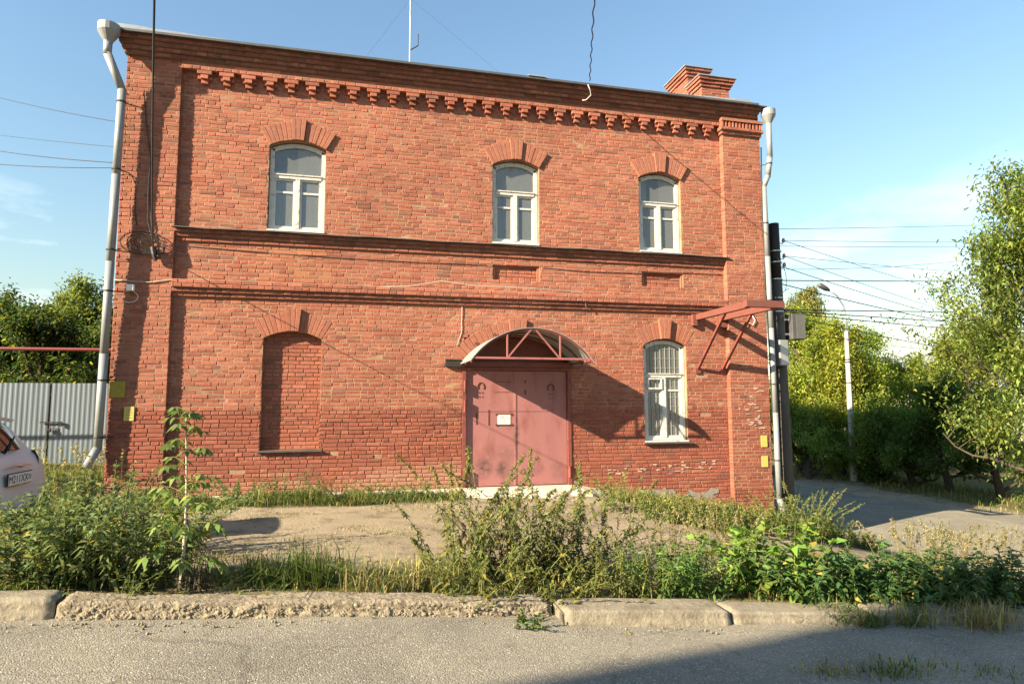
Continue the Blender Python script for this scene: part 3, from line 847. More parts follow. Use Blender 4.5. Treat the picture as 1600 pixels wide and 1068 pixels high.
# arches of voussoirs
def make_arch(o, proj, vl, nv, key=True, tone=None, keyproj=.04):
    pts, (cx, cz, r, a) = arc(o)
    e = empty('arch', (cx, 0, o[3]), B)
    def wedge(a0, a1, r0, r1, yf, col):
        m1 = MB(); vv = []; q = .0022
        g = [(r0 + .002, a0 + q), (r0 + .002, a1 - q), (r1, a1 - q), (r1, a0 + q)]
        jj = rng.uniform(-.003, .003)
        for (ins, y) in ((.006, yf + jj), (0, yf + .006 + jj), (0, .05)):
            for k_, (rr, aa) in enumerate(g):
                s_r = 1 if k_ < 2 else -1; s_a = 1 if k_ in (0, 3) else -1
                rr2 = rr + s_r * ins; aa2 = aa + s_a * ins / rr
                vv.append((rr2 * math.sin(aa2), y, cz + rr2 * math.cos(aa2) - o[3]))
        fs = [(0, 1, 2, 3)]
        for i_ in range(4):
            k2 = (i_ + 1) % 4
            fs.append((i_, 4 + i_, 4 + k2, k2)); fs.append((4 + i_, 8 + i_, 8 + k2, 4 + k2))
        m1.add(vv, fs, col); return m1
    da = 2 * a / nv
    kw = 1.5
    for i_ in range(nv):
        a0 = -a + i_ * da; am = a0 + da / 2
        if key and abs(am) < da * kw: continue
        c = bcol(cx, 4)
        if tone: c = tuple(x_ * .45 + t_ * .55 for x_, t_ in zip(c, tone))
        wedge(a0, a0 + da, r, r + vl * rng.uniform(.97, 1.02), -proj, c).build('voussoir', M['brick'], e)
    if key:
        for i_ in range(3):
            a0 = -da * kw + i_ * da
            c = bcol(cx, 4)
            if tone: c = tuple(x_ * .4 + t_ * .6 for x_, t_ in zip(c, tone))
            wedge(a0, a0 + da, r, r + vl + .055, -proj - keyproj, c).build('keystone', M['brick'], e)
TN = (.255, .105, .068)
for q in range(3): make_arch(OPEN[q], .042, .36, 15, tone=(.275, .122, .08), keyproj=.035)
make_arch(OPEN[3], .003, .36, 15, tone=TN, keyproj=.06)
make_arch(OPEN[4], .003, .36, 15, tone=TN, keyproj=.06)
make_arch(OPEN[5], .003, .30, 25, tone=TN, keyproj=.06)

# windows
def window(o, curtain, low=False):
    x0, x1, z0, zsp, zt, kk = o
    W = empty('window', ((x0 + x1) / 2, .10, z0), B)
    ox, oy, oz = W.location
    def put(m1, name, mm, sm=False):
        ob = m1.build(name, M[mm], W, sm); ob.location = (-ox, -oy, -oz); return ob
    pts = arc((x0 + .01, x1 - .01, z0, zsp - .015, zt - .02, kk), 12)[0]
    inn = arc((x0 + .085, x1 - .085, z0, zsp - .07, zt - .095, kk), 12)[0]
    yf, yb = .085, .16
    m1 = MB()
    for (p, p2), (q, q2) in zip(zip(pts[:-1], pts[1:]), zip(inn[:-1], inn[1:])):
        m1.add([(p[0], yf, p[1]), (p2[0], yf, p2[1]), (q2[0], yf, q2[1]), (q[0], yf, q[1]), (q[0], yb, q[1]), (q2[0], yb, q2[1])], [(3, 2, 1, 0), (4, 5, 2, 3)])
    zb_ = z0 + .03
    m1.box(x0 + .01, x0 + .085, yf, yb, zb_, pts[0][1]); m1.box(x1 - .085, x1 - .01, yf, yb, zb_, pts[-1][1])
    m1.box(x0 + .085, x1 - .085, yf + .002, yb, zb_, zb_ + .06)
    put(m1, 'frame', 'white_paint')
    zt_ = .58 if low else 4.22
    cx = (x0 + x1) / 2
    m1 = MB(); m1.box(x0 + .085, x1 - .085, yf - .012, yb, zt_ - .04, zt_ + .035); m1.box(x0 + .07, x1 - .07, yf - .03, yf, zt_ + .02, zt_ + .04); put(m1, 'transom', 'white_paint')
    m1 = MB(); m1.box(cx - .04, cx + .04, yf - .008, yb, zb_ + .06, zt_ - .04); put(m1, 'mullion', 'white_paint')
    m1 = MB(); m1.box(x0 - .0, x1 + .0, -.04 if low else -.02, .085, z0 + .004, z0 + .032); put(m1, 'sill', 'white_paint')
    if low:
        m1 = MB(); m1.box(x0 - .04, x1 + .06, -.075, -.0, z0 - .03, z0 + .002); put(m1, 'sill_flashing', 'flashing')
    zm = .27 if low else 3.92
    for (a, b) in ((x0 + .085, cx - .04), (cx + .04, x1 - .085)):
        m1 = MB(); s = .038; y0, y1 = yf + .018, yb - .01
        m1.box(a, a + s, y0, y1, zb_ + .06, zt_ - .04); m1.box(b - s, b, y0, y1, zb_ + .06, zt_ - .04)
        m1.box(a + s, b - s, y0 + .001, y1, zb_ + .06, zb_ + .06 + s); m1.box(a + s, b - s, y0 + .001, y1, zt_ - .04 - s, zt_ - .04)
        m1.box(a + s, b - s, y0 + .001, y1, zm - .018, zm + .018); put(m1, 'sash', 'white_paint')
        for za, zc_ in ((zb_ + .1, zm - .02), (zm + .02, zt_ - .08)):
            m1 = MB(); m1.box(a + s - .004, b - s + .004, .125, .129, za - .004, zc_ + .004); put(m1, 'pane', 'glass')
    m1 = MB()
    top = [(p[0], p[1] + .005) for p in inn]; bt = zt_ + .03
    n_ = len(top)
    m1.add([(p[0], .127, p[1]) for p in top] + [(top[-1][0] + .004, .127, bt), (top[0][0] - .004, .127, bt)], [tuple(range(n_ + 2))[::-1]])
    put(m1, 'pane', 'glass')
    # room behind
    m1 = MB()
    bx0, bx1, bz0, bz1 = x0 - .5, x1 + .5, z0 - .25, zt + .25
    m1.add([(bx0, 2.2, bz0), (bx1, 2.2, bz0), (bx1, 2.2, bz1), (bx0, 2.2, bz1), (bx0, .302, bz0), (bx1, .302, bz0), (bx1, .302, bz1), (bx0, .302, bz1)],
           [(0, 1, 2, 3), (4, 5, 1, 0), (3, 2, 6, 7), (4, 0, 3, 7), (1, 5, 6, 2)])
    put(m1, 'room', 'room')
    if curtain:
        for (ca, cb, zc0, zc1) in curtain:
            n_ = 60; vv = []; fs = []
            for i_ in range(n_ + 1):
                x = ca + (cb - ca) * i_ / n_
                y = .185 + .016 * math.sin(i_ * .9 + math.sin(i_ * .31) * 2)
                vv += [(x, y, zc0), (x, y, zc1)]
            for i_ in range(n_): fs.append((2 * i_, 2 * i_ + 2, 2 * i_ + 3, 2 * i_ + 1))
            m1 = MB(); m1.add(vv, fs); put(m1, 'curtain', 'curtain', True)
    if low:
        m1 = MB()
        for i_ in range(8):
            x = x0 + .1 + i_ * (x1 - x0 - .2) / 7; m1.beam((x, .116, z0 + .09), (x, .116, zt - .05), .010)
        for i_ in range(10):
            z = z0 + .12 + i_ * .2; m1.beam((x0 + .05, .119, z), (x1 - .05, .119, z), .009)
        put(m1, 'grille', 'grille')
        # small vent casement standing ajar
        m1 = MB(); a, b = x0 + .10, cx - .05; y = yf - .03
        for bx_ in ((a, a + .03, zm + .02, zt_ - .06), (b - .03, b, zm + .02, zt_ - .06), (a + .03, b - .03, zm + .02, zm + .05), (a + .03, b - .03, zt_ - .09, zt_ - .06)):
            m1.box(bx_[0], bx_[1], y, y + .03, bx_[2], bx_[3])
        ob = put(m1, 'vent_casement', 'white_paint')
    return W
window(OPEN[0], [(2.45, 2.93, 3.1, 4.35), (2.9, 3.4, 3.1, 4.9)])
window(OPEN[1], [(6.6, 6.84, 3.1, 4.9), (7.36, 7.6, 3.1, 4.9), (6.6, 7.6, 4.28, 4.9)])
window(OPEN[2], [(9.75, 10.02, 3.1, 4.9), (10.3, 10.75, 3.1, 4.9)])
window(OPEN[4], [(10.5, 10.76, -.7, 1.3)], True)
m_ = MB(); m_.box(2.36, 3.47, -.07, .13, -.855, -.828); m_.build('niche_sill', M['flashing'], B, bevel=.004)
for (x0, x1, z0, z1) in PANEL:
    m_ = MB()
    for b in ((x0, x1, z1 - .025, z1), (x0, x1, z0, z0 + .012), (x0, x0 + .045, z0 + .012, z1 - .025), (x1 - .045, x1, z0 + .012, z1 - .025)):
        m_.box(b[0], b[1], .022, .07, b[2], b[3], (.28, .12, .075))
    m_.build('panel_surround', M['brick'], B)

# door
dx0, dx1, dz0, dz1 = 6.06, 8.19, -1.585, .64
DR = empty('door', ((dx0 + dx1) / 2, .05, dz0), B)
def dput(m1, name, mm, bevel=0):
    o_ = m1.build(name, M[mm], DR, bevel=bevel); o_.location = (-DR.location.x, -DR.location.y, -DR.location.z); return o_
m1 = MB()
m1.box(dx0 - .03, dx0 + .045, -.02, .09, dz0, dz1 + .06); m1.box(dx1 - .045, dx1 + .03, -.02, .09, dz0, dz1 + .06); m1.box(dx0 + .045, dx1 - .045, -.018, .09, dz1, dz1 + .06)
dput(m1, 'door_frame', 'frame_red', .004)
dm = (dx0 + dx1) / 2 - .03
m1 = MB(); m1.box(dx0 + .05, dm - .004, .04, .07, dz0 + .012, dz1 - .006); dput(m1, 'door_leaf', 'door_leaf', .004)
m1 = MB(); m1.box(dm + .004, dx1 - .05, .04, .07, dz0 + .012, dz1 - .006); dput(m1, 'door_leaf', 'door_leaf', .004)
m1 = MB(); m1.box(dm - .035, dm + .012, .030, .042, dz0 + .012, dz1 - .006); dput(m1, 'cover_strip', 'door_leaf', .003)
for z in (.33, -.05, -1.33):
    for x, s in ((dx0 + .02, 1), (dx1 - .02, -1)):
        m1 = MB(); m1.tube([(x, -.045, z - .11), (x, -.045, z + .11)], .026, 10); m1.box(x - .02, x + .02, -.045, -.02, z - .09, z + .09); dput(m1, 'hinge', 'frame_red')
for (x, z) in ((6.40, .33), (7.81, .30)):
    m1 = MB(); pts = []
    for i_ in range(13):
        t = R(-38 + 256 * i_ / 12); pts.append((x + .062 * math.cos(t), .034, z + .075 * math.sin(t)))
    m1.tube(pts, .012, 6)
    for q_ in (-.03, .03): m1.tube([(x + q_, .03, z - .12), (x + q_, .045, z - .12)], .014, 6); m1.tube([(x + q_, .03, z - .2), (x + q_, .045, z - .2)], .012, 6)
    dput(m1, 'horseshoe', 'rust')
m1 = MB()
for (x, z0_, z1_) in ((6.56, -.42, -.12), (6.32, -.40, -.18), (7.29, .40, .46), (7.29, .18, .26)):
    m1.box(x - .012, x + .012, .033, .041, z0_, z1_)
for (xa, xb, z) in ((6.68, 7.0, .42), (6.68, 7.0, .22)): m1.box(xa, xb, .035, .041, z - .004, z + .004)
dput(m1, 'rust_streak', 'rust')
m1 = MB(); m1.box(dx0, dx1, .06, .10, dz1 + .061, 1.28); dput(m1, 'transom_panel', 'frame_red')
m1 = MB(); m1.box(5.70, 6.0, -.07, .01, .70, .84); m1.box(5.70, 6.0, -.085, -.07, .70, .716); m1.box(5.70, 6.0, -.085, -.07, .824, .84)
m1.build('lintel_beam', M['black_iron'], B)
m1 = MB(); m1.box(6.0, 8.42, -.06, .0, .705, .80); m1.build('lintel_channel', M['frame_red'], B)

# roof sheet with upstand at the eave
m_ = MB()
ye, ze = -.40, 6.452
for i in range(24):
    x0 = -.15 + i * (12.45 + .15) / 24; x1 = x0 + (12.6) / 24
    m_.add([(x0, ye, ze + .03), (x1, ye, ze + .03), (x1, 1.7, ze + .62), (x0, 1.7, ze + .62), (x0, ye, ze - .012), (x1, ye, ze - .012), (x1, .1, ze - .012), (x0, .1, ze - .012)],
           [(0, 1, 2, 3), (4, 7, 6, 5), (0, 4, 5, 1)])
    m_.add([(x0, 1.7, ze + .62), (x1, 1.7, ze + .62), (x1, 3.8, ze + .03), (x0, 3.8, ze + .03)], [(0, 1, 2, 3)])
    m_.beam((x0, ye + .35, ze + .15), (x0, 1.7, ze + .64), .02, .04)
m_.box(12.45, XE + .06, -.36, 3.8, ze - .015, ze + .01)
m_.add([(-.15, ye, ze), (-.15, 3.8, ze), (-.15, 1.7, ze + .62)], [(0, 1, 2)]); m_.add([(12.45, ye, ze), (12.45, 3.8, ze), (12.45, 1.7, ze + .62)], [(2, 1, 0)])
rf = m_.build('roof', M['flashing'], B)
for (xa, xb, h0, h1) in ((-.14, 1.8, .13, .05), (10.4, 12.3, .05, .11)):
    n = 12; m_ = MB()
    for i in range(n):
        x0 = xa + (xb - xa) * i / n; x1 = xa + (xb - xa) * (i + 1) / n
        ha = h0 + (h1 - h0) * i / n + .006 * math.sin(x0 * 9); hb = h0 + (h1 - h0) * (i + 1) / n + .006 * math.sin(x1 * 9)
        m_.add([(x0, ye + .05, ze + .035), (x1, ye + .05, ze + .035), (x1, ye + .10, ze + .03 + hb), (x0, ye + .10, ze + .03 + ha), (x0, ye + .106, ze + .03 + ha), (x1, ye + .106, ze + .03 + hb), (x1, ye + .056, ze + .035), (x0, ye + .056, ze + .035)],
               [(0, 1, 2, 3), (4, 5, 6, 7)])
    m_.build('eave_gutter', M['roof_metal'], rf)
m_ = MB(); m_.box(7.26, 7.62, ye - .02, ye + .25, ze + .034, ze + .06); m_.build('patch_sheet', M['roof_metal'], rf)

m_ = MB(); m_.box(.3, XE - .02, 3.605, 9, -3.2, 4.6); m_.build('added_shade_annex', M['mortar'], B)  # unseen annex, added to set the shadow edge on lamp post and trees
m_ = MB(); m_.box(.1, XE + .1, 3.605, 9.2, 4.61, 4.70); m_.build('added_annex_roof', M['flashing'], B)  # roof of the added annex, part of the same shadow caster
# chimney
CHM = empty('chimney', (12.2, 1.4, 6.9), B)
def stack(x0, x1, y0, y1, zt, z0=6.7):
    m1 = MB(); m1.box(x0 + .008, x1 - .008, y0 + .008, y1 - .008, z0, zt - .02, (.30, .22, .155))
    nr_ = int((zt - z0) / CH)
    for i in range(nr_):
        z = zt - (i + 1) * CH; ex = (.11 - .037 * i) if i < 3 else 0
        x = x0 - ex - (i % 2) * .125
        while x < x1 + ex:
            a, b = max(x, x0 - ex), min(x + .25, x1 + ex)
            if b - a > .03: m1.brick(a, b, z + .005, z + CH - .005, y0 - ex, .06 + ex, bcol(x, 4), jit=.006)
            x += .26
        y = y0 - ex - (1 - i % 2) * .125
        while y < y1 + ex:
            a, b = max(y, y0 - ex + .004), min(y + .25, y1 + ex)
            if b - a > .03: m1.box(x0 - ex - rng.uniform(-.004, .004), x0 + .02, a, b, z + .005, z + CH - .005, bcol(x, 4)); m1.box(x1 - .02, x1 + ex, a, b, z + .005, z + CH - .005, bcol(x, 4))
            y += .26
    o_ = m1.build('brickwork', M['brick'], CHM); o_.location = -CHM.location
    m1 = MB(); m1.box(x0 - .14, x1 + .14, y0 - .14, y1 + .14, zt, zt + .025); o_ = m1.build('cap', M['roof_metal'], CHM); o_.location = -CHM.location
stack(11.90, 12.62, 1.0, 1.42, 7.70)
stack(11.86, 12.36, 1.58, 2.45, 8.22)

# concrete apron under the door and along the foot of the wall
m_ = MB()
pts = [(-.4, 1.0, 0), (1.2, .75, 0), (4.0, .55, 0), (5.6, .6, .02), (6.0, 1.0, .05), (7.1, 1.15, .06), (8.3, 1.0, .05), (8.7, .6, .02), (9.6, .35, 0)]
for (a, b) in zip(pts[:-1], pts[1:]):
    n = 6
    for i in range(n):
        t0, t1 = i / n, (i + 1) / n
        q0 = [a[j] + (b[j] - a[j]) * t0 for j in range(3)]; q1 = [a[j] + (b[j] - a[j]) * t1 for j in range(3)]
        vv = []
        for q_ in (q0, q1):
            w_ = q_[1] + .05 * math.sin(q_[0] * 5.3) + .04 * math.sin(q_[0] * 11)
            gf = ground(q_[0], -w_); gw = ground(q_[0], -.1)
            vv += [(q_[0], .02, min(max(gw, gf) + .03 + q_[2] * 1.0, -1.585 + .0)), (q_[0], -w_ + .06, max(gf, gw - .06) + .02 + q_[2] * .55), (q_[0], -w_, gf - .05)]
        m_.add(vv, [(0, 1, 4, 3), (1, 2, 5, 4)])
tag(m_.build('apron', M['apron'], None, True), kind='structure')

# ------------------------------------------------------------------ fixtures on the facade
# barrel canopy over the door
CN = thing('door_canopy', 'arched sheet metal canopy with red truss over the double door', 'canopy', (7.12, -.005, .72))
def cput(m1, name, mm, root=None, smooth=False, bevel=0):
    root = root or CN
    o_ = m1.build(name, M[mm], root, smooth, bevel=bevel); o_.location = (-root.location.x, -root.location.y, -root.location.z); return o_
def canopy_arc(n=24, grow=0, hw=1.135, rise=.60, cx=7.12, zc=.74):
    r = (hw * hw + rise * rise) / (2 * rise); a = math.asin(hw / r); cz = zc + rise - r
    return [(cx + (r + grow) * math.sin(-a + 2 * a * i / n), cz + (r + grow) * math.cos(-a + 2 * a * i / n)) for i in range(n + 1)]
YF = -1.22
m1 = MB(); ou = canopy_arc(grow=.012); inn_ = canopy_arc()
for i in range(24):
    a, b, c, d = ou[i], ou[i + 1], inn_[i], inn_[i + 1]
    y0, y1 = -.012, YF
    m1.add([(a[0], y0, a[1]), (b[0], y0, b[1]), (b[0], y1, b[1]), (a[0], y1, a[1]), (c[0], y0, c[1]), (d[0], y0, d[1]), (d[0], y1, d[1]), (c[0], y1, c[1])],
           [(0, 1, 2, 3), (4, 7, 6, 5), (3, 2, 6, 7)])
cput(m1, 'roof_sheet', 'grey_paint', smooth=False)
for y in (-.05, -.62, YF + .03):
    m1 = MB(); m1.tube([(x, y, z - .02) for x, z in canopy_arc(grow=-.004)], .016, 6); cput(m1, 'arch_rib', 'frame_red')
yt = YF + .03
m1 = MB(); m1.beam((6.02, yt, .80), (8.24, yt, .80), .035); cput(m1, 'bottom_chord', 'door_red')
def arch_z(x):
    r = (1.135 ** 2 + .36) / 1.2; return .74 + .60 - r + math.sqrt(r * r - (x - 7.12) ** 2) - .02
for (xa, za, xb, zb_) in ((6.64, .80, 6.64, arch_z(6.64)), (7.62, .80, 7.62, arch_z(7.62)), (6.66, .82, 7.08, arch_z(7.08)), (7.60, .82, 7.16, arch_z(7.16))):
    m1 = MB(); m1.beam((xa, yt, za), (xb, yt, zb_), .026); cput(m1, 'truss_bar', 'door_red')
for x in (6.02, 8.23):
    m1 = MB(); m1.beam((x, -.01, .775), (x, YF + .02, .775), .03); cput(m1, 'side_rail', 'frame_red')
for (x, z, t) in ((6.35, 1.12, .6), (6.72, 1.30, .5)):
    m1 = MB(); m1.beam((x - .07, -.03, z + .05), (x + .06, -.03, z - .06), .05, .02, up=(0, 1, 0)); m1.build('anchor_plate', M['rust'], B)

# hoisting bracket of two cantilever beams with struts
BK = thing('steel_bracket', 'rusty red steel bracket of two cantilever beams with diagonal struts beside lower window', 'bracket', (11.3, 0, .7))
def bput(m1, n, mm='oxide'): return cput(m1, n, mm, BK)
for x in (11.02, 11.60):
    m1 = MB(); m1.beam((x, .02, 1.80), (x, -1.88, 1.80), .10, .12); bput(m1, 'beam')
    m1 = MB(); m1.beam((x + .0, -.02, .72), (x, -1.12, 1.76), .05, .05); bput(m1, 'strut', 'frame_red')
    m1 = MB(); m1.box(x - .06, x + .06, -.03, -.0, .62, .74); bput(m1, 'foot_plate', 'frame_red')
m1 = MB(); m1.box(10.90, 11.0, -.09, .0, 1.62, 1.86); bput(m1, 'wall_plate')
m1 = MB(); m1.box(11.50, 11.69, -.10, .0, 1.60, 1.70); bput(m1, 'wall_plate')
m1 = MB(); m1.box(10.92, 11.70, -2.0, -1.885, 1.745, 1.87); bput(m1, 'cross_beam')

# rainwater pipes
def downpipe(name, label, path, r, hop, brk, shoe=None):
    t = thing(name, label, 'downpipe', path[-1])
    def put(m1, n, sm=True):
        o_ = m1.build(n, M['grey_paint'], t, sm); o_.location = -t.location; return o_
    for i, (a, b) in enumerate(zip(path[:-1], path[1:])):
        a = Vector(a); b = Vector(b); L = (b - a).length
        k = max(1, int(L / 1.25))
        for j in range(k):
            p = a + (b - a) * (j / k); q = a + (b - a) * ((j + 1) / k) + (b - a).normalized() * .035
            m1 = MB(); m1.tube([p, q], [r, r * .955], 14); put(m1, 'pipe_section')
    h = Vector(hop)
    m1 = MB(); m1.tube([h + Vector((0, 0, -.22)), h + Vector((0, 0, -.20)), h + Vector((0, 0, -.03)), h + Vector((0, 0, .10)), h + Vector((0, 0, .102))], [r, r * 1.05, r * 2.55, r * 2.55, r * 2.2], 18); put(m1, 'hopper', False)
    for (z, wx, wy) in brk:
        # bracket ring and stay to the wall
        for a, b in zip(path[:-1], path[1:]):
            if min(a[2], b[2]) <= z <= max(a[2], b[2]):
                t_ = (z - a[2]) / (b[2] - a[2]); px_ = a[0] + (b[0] - a[0]) * t_; py_ = a[1] + (b[1] - a[1]) * t_
        m1 = MB(); m1.tube([(px_, py_, z - .012), (px_, py_, z + .012)], r * 1.12, 14); m1.tube([(px_ + r * .6, py_ + r * .4, z), (wx, wy, z + .01)], .009, 5)
        o_ = m1.build('pipe_bracket', M['black_iron'], t); o_.location = -t.location
    return t
downpipe('rainwater_pipe', 'light grey rainwater pipe with hopper head at the left corner of the brick building',
         [(-.20, -.42, 6.18), (-.205, -.42, 5.98), (0.005, -.27, 5.42), (-.035, -.25, 2.4), (-.085, -.19, -.72), (-.20, -.26, -1.0)], .068, (-.2, -.42, 6.38),
         [(5.2, .25, -.09), (4.0, .12, -.09), (2.6, .2, -.09), (1.9, .2, -.09), (.4, .1, -.09), (-.55, .12, -.09)])
downpipe('rainwater_pipe', 'light grey rainwater pipe with hopper head at the right corner beside the utility pole',
         [(12.74, -.30, 6.1), (12.74, -.30, 5.35), (12.73, -.22, 4.95), (12.66, -.15, 4.72), (12.70, -.16, 1.6), (12.74, -.16, -2.0), (12.80, -.22, -2.3)], .060, (12.74, -.30, 6.30),
         [(5.2, 12.6, -.1), (3.9, 12.6, -.1), (2.2, 12.6, -.1), (.4, 12.6, -.1), (-1.2, 12.6, -.1)])

# small things on the wall
def sign(name, label, cat, x, z, w, h, y, mm):
    t = thing(name, label, cat, (x, y, z - h / 2))
    m1 = MB(); m1.box(-w / 2, w / 2, -.006, .004, 0, h); m1.build('plate', M[mm], t, bevel=.002)
    return t
s_ = sign('marker_plate', 'small yellow marker plate on the left pilaster', 'sign', .33, -.16, .155, .24, YPL - .012, 'yellow')
m1 = MB()
for i in range(4): m1.box(-.05, .05 - .02 * (i % 2), -.009, -.0065, .05 + i * .045, .056 + i * .045)
m1.build('print', M['ink'], s_)
sign('marker_patch', 'faded yellow painted patch in shade on the left pilaster edge', 'sign', .13, .25, .24, .27, YPL - .009, 'yellow_old')
s_ = sign('marker_plate', 'upper of two yellow marker plates on the right corner of the wall', 'sign', 12.44, -.80, .15, .24, YPR - .012, 'yellow')
s_ = sign('marker_plate', 'lower of two yellow marker plates on the right corner of the wall', 'sign', 12.44, -1.22, .15, .23, YPR - .012, 'yellow')
t = thing('junction_box', 'small white plastic box with a loop of cable on the left pilaster', 'box', (.26, YPL, 1.93))
m1 = MB(); m1.box(-.06, .06, -.09, -.004, 0, .11); m1.build('case', M['white_plastic'], t, bevel=.008)
m1 = MB(); m1.tube([(-.02 - .14 * math.sin(R(a)), -.03, -.10 + .10 * math.cos(R(a))) for a in range(0, 331, 30)], .006, 5)
m1.build('cable_loop', M['white_plastic'], t)
t = thing('door_notice', 'white paper notice in a rusty metal holder on the left door leaf', 'notice', (6.86, .036, -.31))
m1 = MB(); m1.box(-.125, .125, -.004, .0, -.09, .095); m1.build('paper', M['paper'], t)
m1 = MB()
for z in (-.108, .098): m1.box(-.16, .165, -.012, .002, z, z + .014)
for x in (-.16, .148):
    for z in (-.11, .09): m1.box(x - .008, x + .024, -.013, .001, z - .006, z + .028)
m1.build('holder', M['rust'], t)
for i, row in enumerate(((.034, .05, .02, .018, .02), (.01, .05, .034, .03, .03), (.028, .03, .04, .02), (.02, .016, .03))):
    x = -.095 + .01 * i
    m1 = MB()
    for w in row:
        m1.box(x, x + w, -.0062, -.0045, .046 - i * .036, .062 - i * .036); x += w + .012
    m1.build('text_line', M['ink'], t)
# cement smears and flaked white paint on the lower right wall
def blob(m1, x, z, rx, rz, y, n=9, th=.004):
    vv = []
    for i in range(n):
        a = 2 * math.pi * i / n; k = rng.uniform(.55, 1.15)
        vv.append((x + rx * k * math.cos(a), y, z + rz * k * math.sin(a)))
    m1.add(vv + [(v[0], y + th, v[2]) for v in vv], [tuple(range(n))] + [(i, n + i, n + (i + 1) % n, (i + 1) % n) for i in range(n)])
for (x0, x1, z0, z1) in ((9.0, 9.9, -1.93, -1.72), (10.0, 10.4, -1.94, -1.78), (10.6, 11.3, -1.94, -1.80)):
    m1 = MB()
    for k in range(9): blob(m1, rng.uniform(x0, x1), rng.uniform(z0, z1), rng.uniform(.08, .2), rng.uniform(.03, .07), -.013 + .0007 * k, 11, .012)
    m1.build('cement_patch', M['patch'], B)
m1 = MB()
for (xa, xb, za, zb, yy, cnt) in ((8.9, 9.8, -1.46, -1.22, -.008, 18), (10.0, 11.4, -1.46, -1.18, -.008, 34), (11.85, 12.5, -.75, .05, -.138, 34), (12.0, 12.5, .1, .35, -.138, 10)):
    for k in range(cnt): blob(m1, rng.uniform(xa, xb), za + (zb - za) * rng.betavariate(2, 2), rng.uniform(.01, .085), rng.uniform(.006, .022), yy - .0004 * (k % 7), 8, .006)
tag(m1.build('paint_flakes', M['flake'], B), kind='stuff')

# ------------------------------------------------------------------ cables
def cable(name, label, pts, r=.008, mm='cable', group=None, sub=1):
    m1 = MB(); m1.tube(pts, r, 5)
    o_ = m1.build(name, M[mm], None, True)
    return tag(o_, label, 'cable', group)
def catenary(a, b, sag, n=22):
    a = Vector(a); b = Vector(b)
    return [a + (b - a) * (i / n) - Vector((0, 0, sag * 4 * (i / n) * (1 - i / n))) for i in range(n + 1)]
# service drop that comes over the camera to the coil on the left pilaster
A0 = Vector((.60, -.14, 2.62))
cable('service_cable', 'thick black cable dropping from above to the coil on the left pilaster', [A0 + Vector((.27 * t, -t, -.25 * t + .031 * t * t)) for t in np.linspace(0, 12.5, 40)], .008)
A1 = Vector((8.53, -.46, 6.50))
cable('service_cable', 'wavy black cable dropping from above to the eave above the middle window', [A1 + Vector((-.36 * t + .012 * math.sin(t * 9), -t, -.31 * t + .002 * t * t)) for t in np.linspace(0, 12, 90)], .010)
cable('cable_end', 'short white cable end hanging under the cornice', [(8.50, -.44, 6.42), (8.56, -.40, 6.34), (8.60, -.34, 6.26), (8.52, -.25, 6.19), (8.45, -.24, 6.18)], .009, 'white_plastic')
cable('wall_cable', 'black cable running down the left pilaster into the coil', [P(225, 140, -.11), P(229, 200, -.11), P(236, 248, -.11), P(233, 290, -.11), P(236, 340, -.115), P(240, 385, -.12)], .009)
cable('wall_cable', 'grey cable clipped to the left pilaster above the coil', [P(234, 262, -.11), P(231, 300, -.11), P(230, 345, -.11), P(238, 375, -.11)], .007, 'cable_grey')
cable('wall_cable', 'thin black cable at the shaded edge of the left pilaster', [P(196, 271, -.11), P(206, 274, -.11), P(212, 288, -.11), P(211, 335, -.11), P(214, 352, -.11)], .007)
t = thing('cable_coil', 'loose coil of black cable hung on the left pilaster', 'cable', (.45, -.11, 2.7))
for k in range(4):
    m1 = MB(); cx_, cz_ = .42 + .05 * k, 2.78 - .02 * k
    m1.tube([((cx_ + (.36 - .06 * k) * math.cos(a + k) - .45), -.02 - .012 * k, cz_ - 2.7 + (.20 - .03 * k) * math.sin(a + k * .8)) for a in np.linspace(0, 6.0, 30)], .009, 5)
    m1.build('loop', M['cable'], t)
m1 = MB(); m1.tube([(.13, -.03, .0), (.16, -.05, -.12), (.17, -.05, -.2)], [.05, .045, .03], 8); m1.tube([(.17, -.05, -.19), (.19, -.05, -.23)], [.035, .03], 8); m1.build('splice', M['cable'], t)
def wall_line(name, label, pxs, Y, r, mm): return cable(name, label, [P(x, y, Y) for x, y in pxs], r, mm)
wall_line('wall_cable', 'pale cable running along the wall above the string course', [(162, 436), (200, 439), (235, 441), (262, 437), (300, 437), (420, 443), (560, 449), (640, 447), (690, 439), (740, 446), (830, 450), (912, 456), (916, 480)], -.105, .009, 'cable_grey')
wall_line('wall_cable', 'thin dark cable running along the wall below the upper sills', [(292, 384), (325, 387), (420, 395), (520, 402), (640, 409), (760, 414)], -.012, .006, 'cable')
wall_line('wall_cable', 'thin dark cable along the wall from the middle panel to the right pilaster', [(848, 418), (915, 424), (1000, 427), (1060, 426), (1128, 429)], -.012, .006, 'cable')
wall_line('wall_cable', 'thin vertical cable on the wall above the left of the door', [(722, 478), (721, 520), (717, 531), (714, 540)], -.015, .007, 'cable_grey')
wall_line('wall_cable', 'grey cable hanging from the hoisting bracket corner on the right pilaster', [(1172, 487), (1180, 500), (1176, 508), (1168, 503), (1166, 510)], -.16, .010, 'white_plastic')

